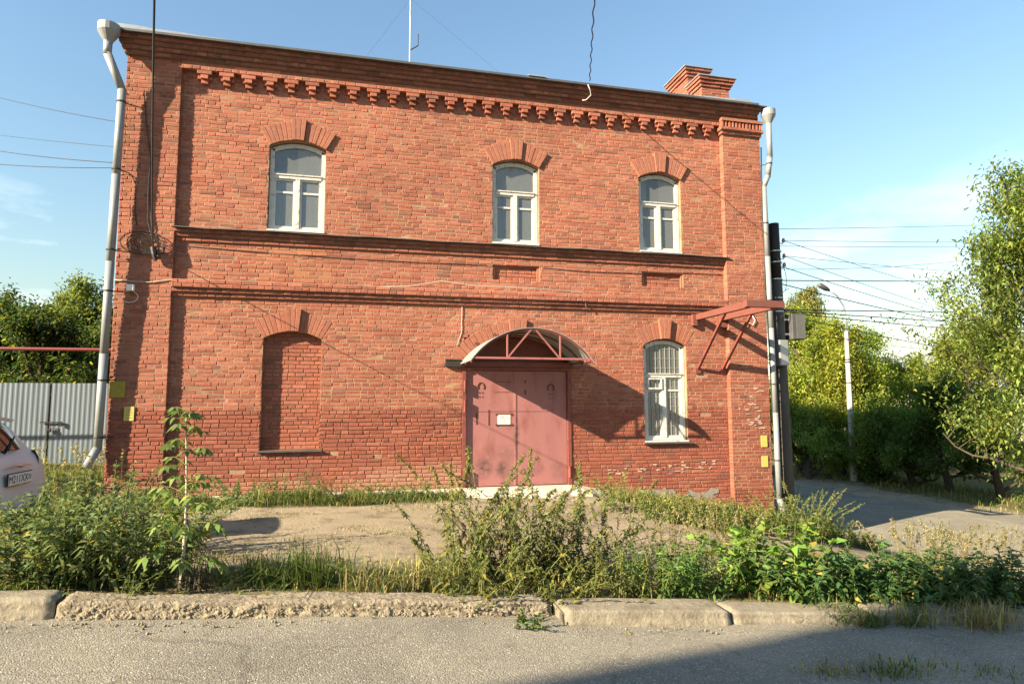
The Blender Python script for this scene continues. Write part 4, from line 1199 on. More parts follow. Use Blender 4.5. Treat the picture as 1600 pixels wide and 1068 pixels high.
# ------------------------------------------------------------------ antenna
t = thing('roof_antenna', 'tall thin antenna mast with guy wires on the roof', 'antenna', (0, 0, 0)); ab = P(640, 112, 3.2); t.location = ab
m1 = MB(); m1.tube([(0, 0, -.4), (0, 0, 2.2)], .02, 8); m1.build('mast', M['zinc'], t)
m1 = MB(); m1.tube([(0, 0, 2.1), (0, 0, 5.2)], .012, 8); m1.build('whip', M['zinc'], t)
m1 = MB(); m1.tube([(0, 0, .55), (.2, 0, .7), (.2, 0, 1.0)], .014, 6); m1.build('side_arm', M['black_iron'], t)
for (x, y) in ((-1.2, -.6), (.55, -.9), (3.6, 0.6)):
    m1 = MB(); m1.tube([(0, 0, 1.9), (x, y, -.3)], .0022, 4); m1.build('guy_wire', M['cable'], t)

# ------------------------------------------------------------------ left: gate, gas pipe
GY = 4.5
GT = thing('metal_gate', 'grey corrugated sheet metal double gate with padlock left of the building', 'gate', (-2.7, GY, -1.4))
def sheet_panel(x0, x1, name):
    m1 = MB(); n = int((x1 - x0) / .05); prof = [0, 0, .02, .02]
    xs = [x0 + (x1 - x0) * i / (n * 2) for i in range(n * 2 + 1)]
    for i in range(len(xs) - 1):
        a = .018 * (1 if (i // 2) % 2 else 0); b = .018 * (1 if ((i + 1) // 2) % 2 else 0)
        m1.add([(xs[i] + 2.7, -a * .3, .08), (xs[i + 1] + 2.7, -b * .3, .08), (xs[i + 1] + 2.7, -b * .3, 1.88), (xs[i] + 2.7, -a * .3, 1.88)], [(0, 1, 2, 3)])
    return m1.build(name, M['steel_sheet'], GT)
for (a, b) in ((-7.2, -6.03), (-6.02, -4.96), (-4.95, -3.83), (-3.82, -2.70)): sheet_panel(a, b, 'steel_sheet')
for (a, b) in ((-2.66, -1.60), (-1.59, -.6), (-.59, -.02)): sheet_panel(a, b, 'steel_sheet')
for x in (-7.2, -2.72, -2.62, -.06):
    m1 = MB(); m1.box(x + 2.7 - .03, x + 2.7 + .03, .005, .06, -.1, 1.86); m1.build('post', M['black_iron'], GT)
for z in (.3, 1.6):
    m1 = MB(); m1.box(-4.5, 2.6, .008, .05, z, z + .05); m1.build('rail', M['black_iron'], GT)
m1 = MB(); m1.box(-.14, .30, -.06, -.03, .985, 1.01); m1.box(.27, .30, -.06, -.03, .90, 1.0); m1.build('bolt', M['black_iron'], GT)
m1 = MB(); m1.box(.02, .10, -.08, -.04, .78, .86); m1.tube([(.03, -.06, .86), (.03, -.06, .92), (.09, -.06, .92), (.09, -.06, .86)], .008, 5); m1.build('padlock', M['black_iron'], GT)
GP = thing('gas_pipe', 'horizontal oxide red gas pipe above the gate', 'pipe', (-3, 3, 1.15))
m1 = MB(); m1.tube([(-9, 0, -.05), (3.02, 0, 0)], .035, 8); m1.build('pipe', M['pipe_red'], GP)
m1 = MB(); m1.tube([(-.9, .02, -2.65), (-.9, .02, .0)], .03, 8); m1.build('support_post', M['pipe_red'], GP)

# ------------------------------------------------------------------ car
def text_mesh(body, size):
    cu_ = bpy.data.curves.new('lettering', 'FONT'); cu_.body = body; cu_.size = size; cu_.align_x = 'CENTER'; cu_.align_y = 'CENTER'; cu_.extrude = .001
    ob = bpy.data.objects.new('lettering', cu_); C.objects.link(ob)
    dg = bpy.context.evaluated_depsgraph_get(); me = bpy.data.meshes.new_from_object(ob.evaluated_get(dg))
    bpy.data.objects.remove(ob); return me
CX, CY = .41, -4.02
CZ = ground(CX - 1.5, CY)
CA = thing('parked_car', 'silver white hatchback parked behind the weeds with its rear showing', 'car', (CX, CY, CZ))
ST = [(0.03, .62, .36, .50), (0.02, .72, .33, .66), (-.02, .79, .30, .90), (-.08, .82, .27, 1.00), (-.16, .835, .24, 1.045), (-.27, .85, .22, 1.24), (-.38, .86, .22, 1.385), (-.50, .865, .22, 1.43), (-1.3, .87, .22, 1.465),
      (-2.0, .87, .22, 1.475), (-2.5, .87, .22, 1.43), (-2.75, .87, .22, 1.33), (-3.2, .865, .22, 1.00), (-3.6, .85, .22, .93), (-4.0, .80, .24, .84), (-4.2, .70, .28, .70), (-4.26, .55, .34, .52)]
def section(x, w, zb, top):
    belt = min(.92, top - .06)
    gw = w - .06 - max(0, (top - belt)) * .42
    q = [(0, zb), (w - .10, zb), (w - .01, zb + .12), (w, zb + .28 if zb + .28 < belt - .05 else belt - .05), (w - .03, belt), (gw + .015, top - .05 if top - .05 > belt else belt + .003), (gw - .08, top - .008), (0, top)]
    return [(x, y, z) for y, z in q] + [(x, -y, z) for y, z in q[-2:0:-1]]
m1 = MB(); secs = [section(*s) for s in ST]; n = len(secs[0])
vv = [p for s in secs for p in s]; fs = []
for i in range(len(secs) - 1):
    for k in range(n):
        k2 = (k + 1) % n; fs.append((i * n + k, i * n + k2, (i + 1) * n + k2, (i + 1) * n + k))
fs.append(tuple(range(n - 1, -1, -1))); fs.append(tuple((len(secs) - 1) * n + k for k in range(n)))
m1.add(vv, fs); bd = m1.build('body', M['car'], CA, True)
md = bd.modifiers.new('sub', 'SUBSURF'); md.levels = 2; md.render_levels = 2
def patch(rows, name, mm, parent=CA):
    """bent panel from rows of points"""
    m1 = MB(); k = len(rows[0]); vv = [p for r_ in rows for p in r_]; fs = []
    for i in range(len(rows) - 1):
        for j in range(k - 1): fs.append((i * k + j, i * k + j + 1, (i + 1) * k + j + 1, (i + 1) * k + j))
    m1.add(vv, fs); return m1.build(name, M[mm], parent, True)
rg = []
for (x, z, w) in ((-.135, 1.055, .66), (-.20, 1.165, .62), (-.275, 1.275, .575), (-.345, 1.365, .54)):
    rg.append([(x - .10 * (y / .66) ** 2 * 1.0 + .022, y, z + .012 - .03 * (y / .66) ** 2) for y in np.linspace(-w, w, 9)])
tgl = patch(rg, 'rear_window', 'car_glass')
m1 = MB(); m1.tube([(-.10, .02, 1.075), (-.22, .42, 1.20)], [.016, .009], 6); m1.tube([(-.13, .02, 1.07), (-.15, .02, 1.04)], .03, 8); m1.build('wiper', M['rubber'], CA)
m1 = MB()
m1.add([(-.72, y, 1.465 - .04 * (y / .6) ** 2) for y in np.linspace(-.6, .6, 9)] + [(-.30, y, 1.44 - .05 * (y / .6) ** 2) for y in np.linspace(-.58, .58, 9)] + [(-.33, y, 1.405 - .05 * (y / .6) ** 2) for y in np.linspace(-.58, .58, 9)],
       [(i, i + 1, i + 10, i + 9) for i in range(8)] + [(9 + i, 10 + i, 19 + i, 18 + i) for i in range(8)]); m1.build('spoiler', M['car'], CA, True)
m1 = MB(); m1.box(.035, .05, -.27, .27, .70, .83); m1.build('plate_recess', M['rubber'], CA)
pl_ = MB(); pl_.box(.05, .056, -.26, .26, .705, .822); pl = pl_.build('number_plate', M['white_plastic'], CA)
for body, size, y in (('M211XX', .115, -.055), ('73', .075, .195)):
    me = text_mesh(body, size); me.materials.append(M['ink']); o_ = link('lettering', me, pl, (.058, y, .762)); o_.rotation_euler = (R(90), 0, R(90))
m1 = MB(); m1.box(.045, .055, -.23, .23, .690, .700); m1.build('trim_strip', M['chrome'], CA)
m1 = MB(); m1.tube([(.03, -.30, .885), (.042, -.1, .905), (.045, .0, .895), (.042, .1, .905), (.03, .30, .885)], [.004, .012, .018, .012, .004], 6); m1.build('badge', M['chrome'], CA)
for s in (-1, 1):
    patch([[(-.02, s * .60, .80), (-.10, s * .79, .80)], [(-.03, s * .60, .95), (-.16, s * .80, .97)], [(-.10, s * .66, 1.03), (-.30, s * .80, 1.03)]], 'tail_light', 'red_lens')
    patch([[(-.62, s * .845, .94), (-2.9, s * .865, .94)], [(-.85, s * .70, 1.34), (-2.5, s * .70, 1.38)]], 'side_window', 'car_glass')
patch([[(-3.12, -.66, 1.03), (-3.15, 0, 1.04), (-3.12, .66, 1.03)], [(-2.74, -.56, 1.35), (-2.76, 0, 1.37), (-2.74, .56, 1.35)]], 'windscreen', 'car_glass')
m1 = MB(); m1.box(-.005, .045, -.60, .60, .33, .42); m1.build('bumper_insert', M['rubber'], CA)
for x in (-.78, -3.38):
    for s in (-1, 1):
        w_ = empty('wheel', (x, s * .78, .31), CA)
        m1 = MB(); m1.tube([(0, -.10, 0), (0, -.085, 0), (0, .085, 0), (0, .10, 0)], [.26, .31, .31, .26], 24); m1.build('tyre', M['rubber'], w_, True)
        m1 = MB(); m1.tube([(0, s * .09, 0), (0, s * .108, 0)], [.19, .17], 16); m1.build('rim', M['chrome'], w_, True)

# ------------------------------------------------------------------ right: utility pole, boxes, street lamp, wires
pb = Vector((13.12, .1, ground(13.1, .1) - .3))
UP = thing('utility_pole', 'dark concrete utility pole at the right corner of the building', 'pole', pb)
H = 3.98 - pb.z
m1 = MB(); m1.tube([(0, 0, 0), (-.03, 0, H * .45), (-.06, 0, H * .82)], [.165, .14, .125], 14); m1.build('shaft', M['pole'], UP, True)
m1 = MB(); m1.tube([(-.06, 0, H * .82), (-.07, 0, H)], [.118, .112], 12); m1.build('timber_top', M['black_iron'], UP, True)
for z in (3.35, 3.1, 2.72, 2.3, 2.2, 2.1, 2.0):
    m1 = MB(); m1.tube([(-.06, 0, z - pb.z - .012), (-.06, 0, z - pb.z + .012)], .137, 14); m1.build('band', M['zinc'], UP)
INS = []
for (z, s) in ((3.78, -1), (3.55, 1), (3.40, -1), (3.2, 1), (3.0, 1)):
    m1 = MB(); zz = z - pb.z
    m1.tube([(-.07 + s * .1, -.02, zz), (-.07 + s * .2, -.02, zz - .02), (-.07 + s * .22, -.02, zz + .03)], .010, 5); m1.build('hook', M['black_iron'], UP)
    m1 = MB(); m1.tube([(-.07 + s * .22, -.02, zz + .02), (-.07 + s * .22, -.02, zz + .05), (-.07 + s * .22, -.02, zz + .11)], [.035, .04, .025], 8); m1.build('insulator', M['ceramic'], UP)
    INS.append(Vector((pb.x - .07 + s * .22, pb.y - .02, z + .06)))
t = thing('equipment_box', 'dark grey metal equipment box on the right of the utility pole', 'box', (13.42, .02, 1.38))
m1 = MB(); m1.box(-.15, .17, -.13, .13, 0, .56); m1.build('case', M['flashing'], t, bevel=.01)
m1 = MB(); m1.box(-.05, .165, -.138, -.131, .02, .54); m1.build('front_plate', M['box_grey'], t)
m1 = MB(); m1.box(-.27, -.15, -.02, .02, .1, .14); m1.box(-.27, -.15, -.02, .02, .42, .46); m1.build('mount', M['zinc'], t)
t = thing('meter_box', 'light grey metal meter box between downpipe and utility pole', 'box', (12.97, -.12, .80))
m1 = MB(); m1.box(-.10, .11, -.08, .08, 0, .55); m1.build('case', M['grey_paint'], t, bevel=.008)
m1 = MB(); m1.box(-.085, .095, -.086, -.081, .015, .535); m1.build('lid', M['roof_metal'], t)
cable('pole_cable', 'black cable bundle running down behind the right downpipe', [(12.62, -.17, 5.6), (12.60, -.17, 4.9), (12.60, -.15, 4.0), (12.63, -.14, 3.2), (12.60, -.15, 2.4), (12.64, -.16, 1.2), (12.66, -.15, 0), (12.70, -.15, -1.5)], .016)
for k in range(5):
    a = rng.uniform(0, 3)
    cable('pole_cable', ['uppermost loose loop of black cable around the utility pole', 'second loop of black cable from the top of the utility pole', 'middle loop of black cable around the utility pole', 'fourth loop of black cable on the utility pole, above the equipment box', 'lowest loop of black cable on the utility pole'][k], [(13.05 + (.20 + .04 * k) * math.cos(a + u), .05 + .16 * math.sin(a + u), 2.7 - .17 * k + .5 * math.sin(u * .8 + k)) for u in np.linspace(0, 4.5, 20)], .007, group='cable loops on the utility pole')
lp = D(1334, 748, 25.0); lp.z = ground(lp.x, lp.y)
LP = thing('street_lamp', 'pale concrete street lamp post with curved arm beyond the side road', 'street lamp', lp)
lh = 5.75
m1 = MB(); m1.tube([(0, 0, -.1), (0, 0, lh)], [.13, .08], 8); m1.build('post', M['lamp_pole'], LP)
arm = [(0, 0, lh - .4), (0, 0, lh + .6), (-.08, 0, lh + 1.0), (-.35, 0, lh + 1.4), (-.75, 0, lh + 1.62)]
m1 = MB(); m1.tube(arm, .035, 6); m1.build('arm', M['zinc'], LP, True)
m1 = MB(); m1.tube([(-.70, 0, lh + 1.60), (-.85, 0, lh + 1.66), (-1.1, 0, lh + 1.78), (-1.2, 0, lh + 1.80)], [.05, .10, .11, .05], 8); m1.build('lamp_head', M['flashing'], LP, True)
for z in (lh - 1.1, lh - 1.2, lh - 2.0):
    m1 = MB(); m1.tube([(0, 0, z - .02), (0, 0, z + .02)], .11, 8); m1.build('band', M['black_iron'], LP)

def wire(label, a, b, sag=.3, r=.008): return cable('overhead_wire', label, catenary(a, b, sag), r, group='overhead wires')
px_ = lambda z: Vector((pb.x + .06, pb.y - .03, z))
wire('topmost thin wire leaving the utility pole to the right', INS[0], D(1900, 330, 40), .2, .006)
wire('thin wire from the upper right insulator running level to the right', INS[1], D(1900, 362, 40), .25, .006)
wire('thin wire from the lower left insulator running level to the right', INS[2], D(1900, 366, 38), .25, .006)
wire('thin wire slanting from the upper insulator down to the right trees', INS[1], D(1600, 485, 34), .15, .007)
wire('thin wire from the middle insulator sloping gently to the right', INS[3], D(1880, 420, 36), .45, .006)
wire('thin wire slanting from the middle insulator to the lamp side', INS[3], D(1640, 530, 30), .15, .007)
wire('thin wire rising towards the upper right from the pole', px_(2.95), D(1720, 355, 30), .5, .006)
wire('medium wire slanting from below the insulators to the right', px_(3.02), D(1600, 520, 30), .18, .009)
wire('thick level cable crossing to the right at mid height of the pole', px_(2.70), D(1950, 432, 34), .1, .012)
wire('thick cable slanting from mid pole behind the right tree', px_(2.62), D(1640, 522, 26), .2, .012)
wire('thick cable leaving the lower bands of the pole nearly level', px_(2.05), D(1900, 480, 30), .12, .013)
wire('second thick cable leaving the lower bands of the pole', px_(2.03), D(1900, 510, 28), .18, .012)
wire('third thick cable slanting from the lower bands into the right tree', px_(2.0), D(1800, 520, 25), .22, .011)
wire('cable slanting from the lower bands past the lamp post', px_(1.95), D(1650, 560, 30), .25, .011)
wire('thin low wire from the equipment box towards the lamp post', px_(1.6), D(1640, 545, 36), .35, .008)
wire('thin low wire from the pole disappearing behind the trees', px_(1.9), D(1700, 640, 30), .2, .007)
wire('uppermost of the wires coming from the left to the building', (-.05, .3, 5.05), D(-160, 96, 26), .25, .007)
wire('second wire from the left, faint, ending at the left pipe', (-.02, .3, 4.6), D(-160, 182, 30), .15, .005)
wire('third wire from the left, ending at the left pilaster', (.3, -.1, 4.18), D(-160, 196, 24), .25, .008)
wire('lowest wire from the left with a small insulator', (.3, -.1, 4.12), D(-160, 232, 22), .2, .008)

# ------------------------------------------------------------------ kerbs
KB = tag(empty('kerb', (4, -7.4, -1.6)), kind='structure')
def kerb_stone(x0, x1, yf, yb, rough, mm, top=.15, seed=0, pebble=0.0):
    """concrete kerb block: a rounded profile swept along the street, its face eroded"""
    step = .011 if pebble else .04
    n = max(6, int((x1 - x0) / step)); nrm = np.random.default_rng(seed)
    prof0 = np.array([(yf - .035, -.12), (yf - .02, .02), (yf - .005, top * .5), (yf, top - .016), (yf + .014, top - .003), (yf + .09, top), (yb - .04, top + .008), (yb, top - .03), (yb, -.12)])
    k = 84 if pebble else 60
    seg = np.r_[0, np.cumsum(np.hypot(*np.diff(prof0, axis=0).T))]; u = np.linspace(0, seg[-1], k)
    pr = np.stack([np.interp(u, seg, prof0[:, i]) for i in range(2)], -1)
    nv = np.gradient(pr, axis=0); nv = np.stack([-nv[:, 1], nv[:, 0]], -1); nv /= np.linalg.norm(nv, axis=1, keepdims=True)
    xs_ = np.linspace(x0, x1, n + 1); q = nrm.uniform(0, 6.28, 8)
    XX_, UU = np.meshgrid(xs_, u, indexing='ij')
    w = rough * (np.sin(XX_ * 2.9 + q[0] + UU * 4) * .6 + np.sin(XX_ * 7.7 + q[1] - UU * 9) * .35 )
    if pebble:
        def soft(a, m):
            for _ in range(m): a = (a + np.roll(a, 1, 0) + np.roll(a, -1, 0) + np.roll(a, 1, 1) + np.roll(a, -1, 1)) / 5
            return a / a.std()
        ra = soft(nrm.normal(0, 1, (n + 1, k)), 2); rb = soft(nrm.normal(0, 1, (n + 1, k)), 14); sm = .9 * np.abs(ra) + .5 * rb
        face = np.clip((top * 1.25 + .14 - UU) / .1, .25, 1)
        w = w + pebble * sm * face
    e = np.minimum(xs_ - x0, x1 - xs_)[:, None]
    w = w - .03 * np.clip(1 - e / .07, 0, 1) ** 2
    V_ = np.zeros((n + 1, k, 3)); V_[..., 0] = XX_ + nrm.normal(0, 1, XX_.shape) * pebble * .3
    V_[..., 1] = pr[None, :, 0] - nv[None, :, 0] * w * -1; V_[..., 2] = pr[None, :, 1] + nv[None, :, 1] * w + zs(xs_)[:, None]
    V_ = V_.reshape(-1, 3); m1 = MB(); fs = []
    for i in range(n):
        for j in range(k - 1): fs.append((i * k + j, i * k + j + 1, (i + 1) * k + j + 1, (i + 1) * k + j))
    fs.append(tuple(range(k))); fs.append(tuple(n * k + j for j in range(k - 1, -1, -1)))
    m1.add([tuple(v) for v in V_], [f[::-1] for f in fs])
    o_ = m1.build('kerb_stone', M[mm], KB, pebble < .005); o_.location = -KB.location
kerb_stone(-1.6, .43, -7.12, -6.90, .02, 'rubble', .12, 1, .007)
kerb_stone(.45, 2.03, -7.10, -6.88, .02, 'concrete', .125, 2, .003)
kerb_stone(2.05, 5.63, -7.13, -6.90, .014, 'rubble', .11, 3, .008)
kerb_stone(5.66, 7.12, -7.36, -7.02, .006, 'concrete', .115, 4, .0016)
kerb_stone(7.14, 8.55, -7.34, -7.02, .008, 'concrete', .095, 5, .0018)
kerb_stone(8.58, 9.9, -7.36, -7.02, .009, 'concrete', .09, 6, .0018)
kerb_stone(9.93, 12.0, -7.36, -7.02, .010, 'concrete', .09, 7)
kerb_stone(12.03, 15.0, -7.36, -7.02, .010, 'concrete', .09, 8)
KC = tag(empty('road_kerb', (8, -9.2, -1.9)), kind='structure')
for i in range(16):
    x0 = -6 + i * 1.25
    m1 = MB(); vv = []
    for x in (x0, x0 + 1.23):
        z = float(zs(x)); vv += [(x, -9.27, z - .2), (x, -9.27, z + .012), (x, -9.125, z + .016), (x, -9.125, z - .2)]
    m1.add(vv, [(0, 4, 5, 1), (1, 5, 6, 2), (2, 6, 7, 3), (3, 2, 1, 0), (4, 5, 6, 7)])
    o_ = m1.build('kerb_stone', M['concrete'], KC, bevel=.012); o_.location = -KC.location

# ------------------------------------------------------------------ surroundings
# tall plastered house across the street: its eave throws the shade over the right of the pavement
ang = math.atan2(.32, 1)
HS = thing('plastered_house', 'tall plastered house on the far side of the street behind the viewer', 'house', (-12.5, -16.0, -1.9), rz=ang)
Hh = 12.65
m1 = MB(); m1.box(-24, 0, -10, -.25, 0, Hh - .1); m1.build('wall', M['plaster'], HS)
m1 = MB(); m1.add([(-24.4, 0, Hh), (.3, 0, Hh), (.3, -5.1, Hh + .7), (-24.4, -5.1, Hh + .7), (.3, -10.3, Hh), (-24.4, -10.3, Hh), (-24.4, 0, Hh - .08), (.3, 0, Hh - .08), (.3, -10.3, Hh - .08), (-24.4, -10.3, Hh - .08)],
               [(0, 1, 2, 3), (3, 2, 4, 5), (6, 9, 8, 7), (0, 6, 7, 1), (5, 4, 8, 9), (1, 7, 8, 4, 2), (0, 3, 5, 9, 6)]); m1.build('roof', M['flashing'], HS)
for fl in range(4):
    for i in range(8):
        x = -22.5 + i * 2.85
        w_ = empty('window', (x, -.25, 1.0 + fl * 2.9), HS)
        m1 = MB(); m1.box(-.6, .6, -.02, .04, 0, 1.5); m1.build('frame', M['white_paint'], w_)
        m1 = MB(); m1.box(-.52, -.03, .041, .05, .08, 1.42); m1.box(.03, .52, .041, .05, .08, 1.42); m1.build('pane', M['car_glass'], w_)
# far house whose grey roof shows between the right trees
fh = D(1435, 640, 62); fh.z = -3.5
FH = thing('distant_house', 'distant pale house with grey metal roof and gable window behind the right trees', 'house', fh, rz=R(-38))
m1 = MB(); m1.box(-7, 9, 0, 9, 0, 4.6); m1.build('wall', M['far_wall'], FH)
m1 = MB(); m1.add([(-7.5, -.5, 4.5), (9.5, -.5, 4.5), (9.5, 4.5, 8.2), (-7.5, 4.5, 8.2), (9.5, 9.5, 4.5), (-7.5, 9.5, 4.5)], [(0, 1, 2, 3), (3, 2, 4, 5), (1, 4, 2), (0, 3, 5)]); m1.build('roof', M['roof_far'], FH)
m1 = MB(); m1.add([(-.2, -.2, 5.0), (2.0, -.2, 5.0), (.9, -.2, 6.6), (.9, 2.6, 6.6), (2.0, .6, 5.1), (-.2, .6, 5.1)], [(0, 1, 2), (1, 4, 3, 2), (0, 2, 3, 5)]); m1.build('gable', M['interior_dark'], FH)
for i in range(5):
    m1 = MB(); m1.box(-5.5 + i * 3, -4.2 + i * 3, -.03, .02, 1.4, 3.2); m1.build('window', M['car_glass'], FH)

# ------------------------------------------------------------------ vegetation
UPV = np.array([0., 0., 1.])
def unit(a): return a / np.maximum(np.linalg.norm(a, axis=-1, keepdims=True), 1e-9)
class Foliage:
    """collects leaves (bent four-point blades) and stems (three-sided tubes) for one plant"""
    def __init__(s): s.V = []; s.Cc = []; s.n = 0; s.sV = []; s.sF = []; s.sC = []; s.sn = 0
    def leaves(s, Pn, Dn, L, W, droop, col, fold=.25):
        Pn = np.asarray(Pn, float); Dn = unit(np.asarray(Dn, float)); n = len(Pn)
        L = np.broadcast_to(L, n)[:, None]; W = np.broadcast_to(W, n)[:, None]; droop = np.broadcast_to(droop, n)[:, None]
        side = np.cross(Dn, UPV + nr.normal(0, .35, (n, 3))); side = unit(side)
        nrm = np.cross(side, Dn)
        mid = Pn + Dn * L * .42 - UPV * droop * L * .16
        tip = Pn + Dn * L - UPV * droop * L
        lift = nrm * W * fold
        V_ = np.stack([Pn, mid - side * W / 2 + lift, tip, mid + side * W / 2 + lift], 1)
        s.V.append(V_.reshape(-1, 3)); s.Cc.append(np.repeat(col, 4, axis=0) * np.tile(np.array([.92, 1, 1.06, 1])[:, None], (n, 1))); s.n += n
    def stem(s, pts, r0, r1, col, k=3):
        pts = np.asarray(pts, float); m = len(pts)
        d = unit(np.gradient(pts, axis=0)); a = unit(np.cross(d, np.array([.31, .95, .07]))); b = np.cross(d, a)
        r = np.linspace(r0, r1, m)[:, None]
        ring = [pts + (a * math.cos(2 * math.pi * j / k) + b * math.sin(2 * math.pi * j / k)) * r for j in range(k)]
        V_ = np.stack(ring, 1).reshape(-1, 3)
        i = np.arange(m - 1)[:, None] * k; j = np.arange(k)[None, :]; j2 = (j + 1) % k
        F_ = np.stack([i + j, i + j2, i + k + j2, i + k + j], -1).reshape(-1, 4) + s.sn
        s.sV.append(V_); s.sF.append(F_); s.sC.append(np.tile(np.asarray(col, float), (len(V_), 1))); s.sn += len(V_)
    def build(s, root, lname='leaves', sname='stems', lm='leaf', sm='stem', origin=(0, 0, 0)):
        o_ = np.asarray(origin, float)
        if s.n:
            V_ = np.concatenate(s.V) - o_; F_ = np.arange(s.n * 4).reshape(-1, 4)
            ob = link(lname, np_mesh(lname, V_, F_, np.clip(np.concatenate(s.Cc), 0, 1), M[lm]), root)
        if s.sn:
            ob = link(sname, np_mesh(sname, np.concatenate(s.sV) - o_, np.concatenate(s.sF), np.concatenate(s.sC), M[sm], True), root)

def lcol(base, n, var=.22, yellow=0.0, ycol=(.30, .26, .05)):
    c = np.tile(np.asarray(base, float), (n, 1)) * nr.uniform(1 - var, 1 + var, (n, 1))
    c[:, 0] *= nr.uniform(.85, 1.2, n)
    if yellow:
        m = nr.random(n) < yellow
        c[m] = np.asarray(ycol) * nr.uniform(.6, 1.15, (m.sum(), 1))
    return c

def herb(fo, base, h, lean, L, W, nl, col, droop=.5, t0=.12, up=.25, yellow=.06, scol=(.12, .14, .04), sr=.006, taper=.5, spike=None, whorl=1, bend=1.8):
    base = np.asarray(base, float); lean = np.asarray(lean, float)
    t = np.linspace(0, 1, 8)
    cur = base + np.outer(t ** bend, np.r_[lean * h, 0]) + np.outer(t * h * (1 - .25 * np.linalg.norm(lean) * t), UPV)
    fo.stem(cur, sr, sr * .35, scol)
    u = np.sort(nr.uniform(t0, 1, nl)); az_ = np.cumsum(np.full(nl, 2.4) + nr.normal(0, .4, nl)) + nr.uniform(0, 6)
    Pn = np.stack([np.interp(u, t, cur[:, i]) for i in range(3)], -1)
    e = up + .55 * u + nr.normal(0, .2, nl)
    Dn = np.stack([np.cos(az_) * np.cos(e), np.sin(az_) * np.cos(e), np.sin(e)], -1)
    k = (1 - taper * u) * nr.uniform(.65, 1.2, nl)
    fo.leaves(Pn, Dn, L * k, W * k, droop * nr.uniform(.5, 1.4, nl), lcol(np.asarray(col), nl, .25, yellow) * (.8 + .35 * u[:, None]))
    if spike:
        ns, sl, scl = spike
        u = nr.uniform(.80, 1.0, ns); Pn = np.stack([np.interp(u, t, cur[:, i]) for i in range(3)], -1)
        dv = nr.normal(0, 1, (ns, 3)); dv[:, 2] = np.abs(dv[:, 2]) * .3 - .1
        fo.leaves(Pn, dv, sl * nr.uniform(.5, 1.2, ns), sl * .5, .5, lcol(scl, ns, .3))

def clump(name, label, cat, loc, n, spread, h, L, W, nl, col, group=None, lean=.25, hv=.25, out=.5, **kw):
    loc = Vector(loc); t = thing(name, label, cat, loc, group); fo = Foliage()
    for i in range(n):
        a = nr.uniform(0, 6.283); r = spread * math.sqrt(nr.random())
        x, y = loc.x + r * math.cos(a), loc.y + r * math.sin(a) * .8
        hh = h * nr.uniform(1 - hv, 1 + hv * .6)
        ln = np.array([math.cos(a), math.sin(a)]) * out * r / max(spread, .01) * lean + nr.normal(0, lean * .5, 2)
        herb(fo, (x, y, ground(x, y) - .02), hh, ln, L, W, nl, col, **kw)
    fo.build(t, origin=loc)
    return t

def blades(name, label, X, Y, h, w, col, lean=.5, kind='stuff', mm='grass', z=None, root=None):
    """grass: each blade a bent strip of two segments"""
    n = len(X); Z = ground(X, Y) - .01 if z is None else z
    a = nr.uniform(0, 6.283, n); d = np.stack([np.cos(a), np.sin(a), np.zeros(n)], -1); s = np.stack([-np.sin(a + nr.normal(0, .8, n)), np.cos(a), np.zeros(n)], -1)
    h = np.broadcast_to(h, n)[:, None] * nr.uniform(.5, 1.25, (n, 1)); ln = np.abs(nr.normal(0, lean, (n, 1))); w = w * nr.uniform(.6, 1.3, (n, 1))
    b = np.stack([X, Y, Z], -1); m_ = b + UPV * h * .55 + d * h * ln * .3; tp = b + UPV * h * (1 - .35 * np.minimum(ln, 1.6)) + d * h * ln
    V_ = np.stack([b - s * w / 2, b + s * w / 2, m_ + s * w * .42, m_ - s * w * .42, tp + s * w * .06, tp - s * w * .06], 1).reshape(-1, 3)
    i = np.arange(n)[:, None] * 6
    F_ = np.concatenate([i + np.array([[0, 1, 2, 3]]), i + np.array([[3, 2, 4, 5]])], 1).reshape(-1, 4)
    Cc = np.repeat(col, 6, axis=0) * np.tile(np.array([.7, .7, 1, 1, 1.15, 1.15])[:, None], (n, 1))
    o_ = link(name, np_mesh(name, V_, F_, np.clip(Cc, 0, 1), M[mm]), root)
    if kind: tag(o_, label, 'grass', kind=kind)
    return o_
def gcol(n, dry=.3):
    g = np.array([.085, .125, .028]) * nr.uniform(.7, 1.35, (n, 1)); d = np.array([.33, .27, .10]) * nr.uniform(.65, 1.2, (n, 1))
    m = nr.random(n)[:, None] < np.broadcast_to(dry, n)[:, None] if not np.isscalar(dry) else nr.random((n, 1)) < dry
    return np.where(m, d, g)
def scatter(n, x0, x1, y0, y1, dens=None):
    X = nr.uniform(x0, x1, n * 2); Y = nr.uniform(y0, y1, n * 2)
    pat = .5 + .5 * np.sin(X * 1.9 + 2 * np.sin(Y * 2.3)) * np.cos(Y * 3.1 + 1.5 * np.sin(X * 1.3)) 
    p = np.ones_like(X) if dens is None else dens(X, Y)
    keep = nr.random(len(X)) < p * (.25 + .9 * pat)
    return X[keep][:n], Y[keep][:n]

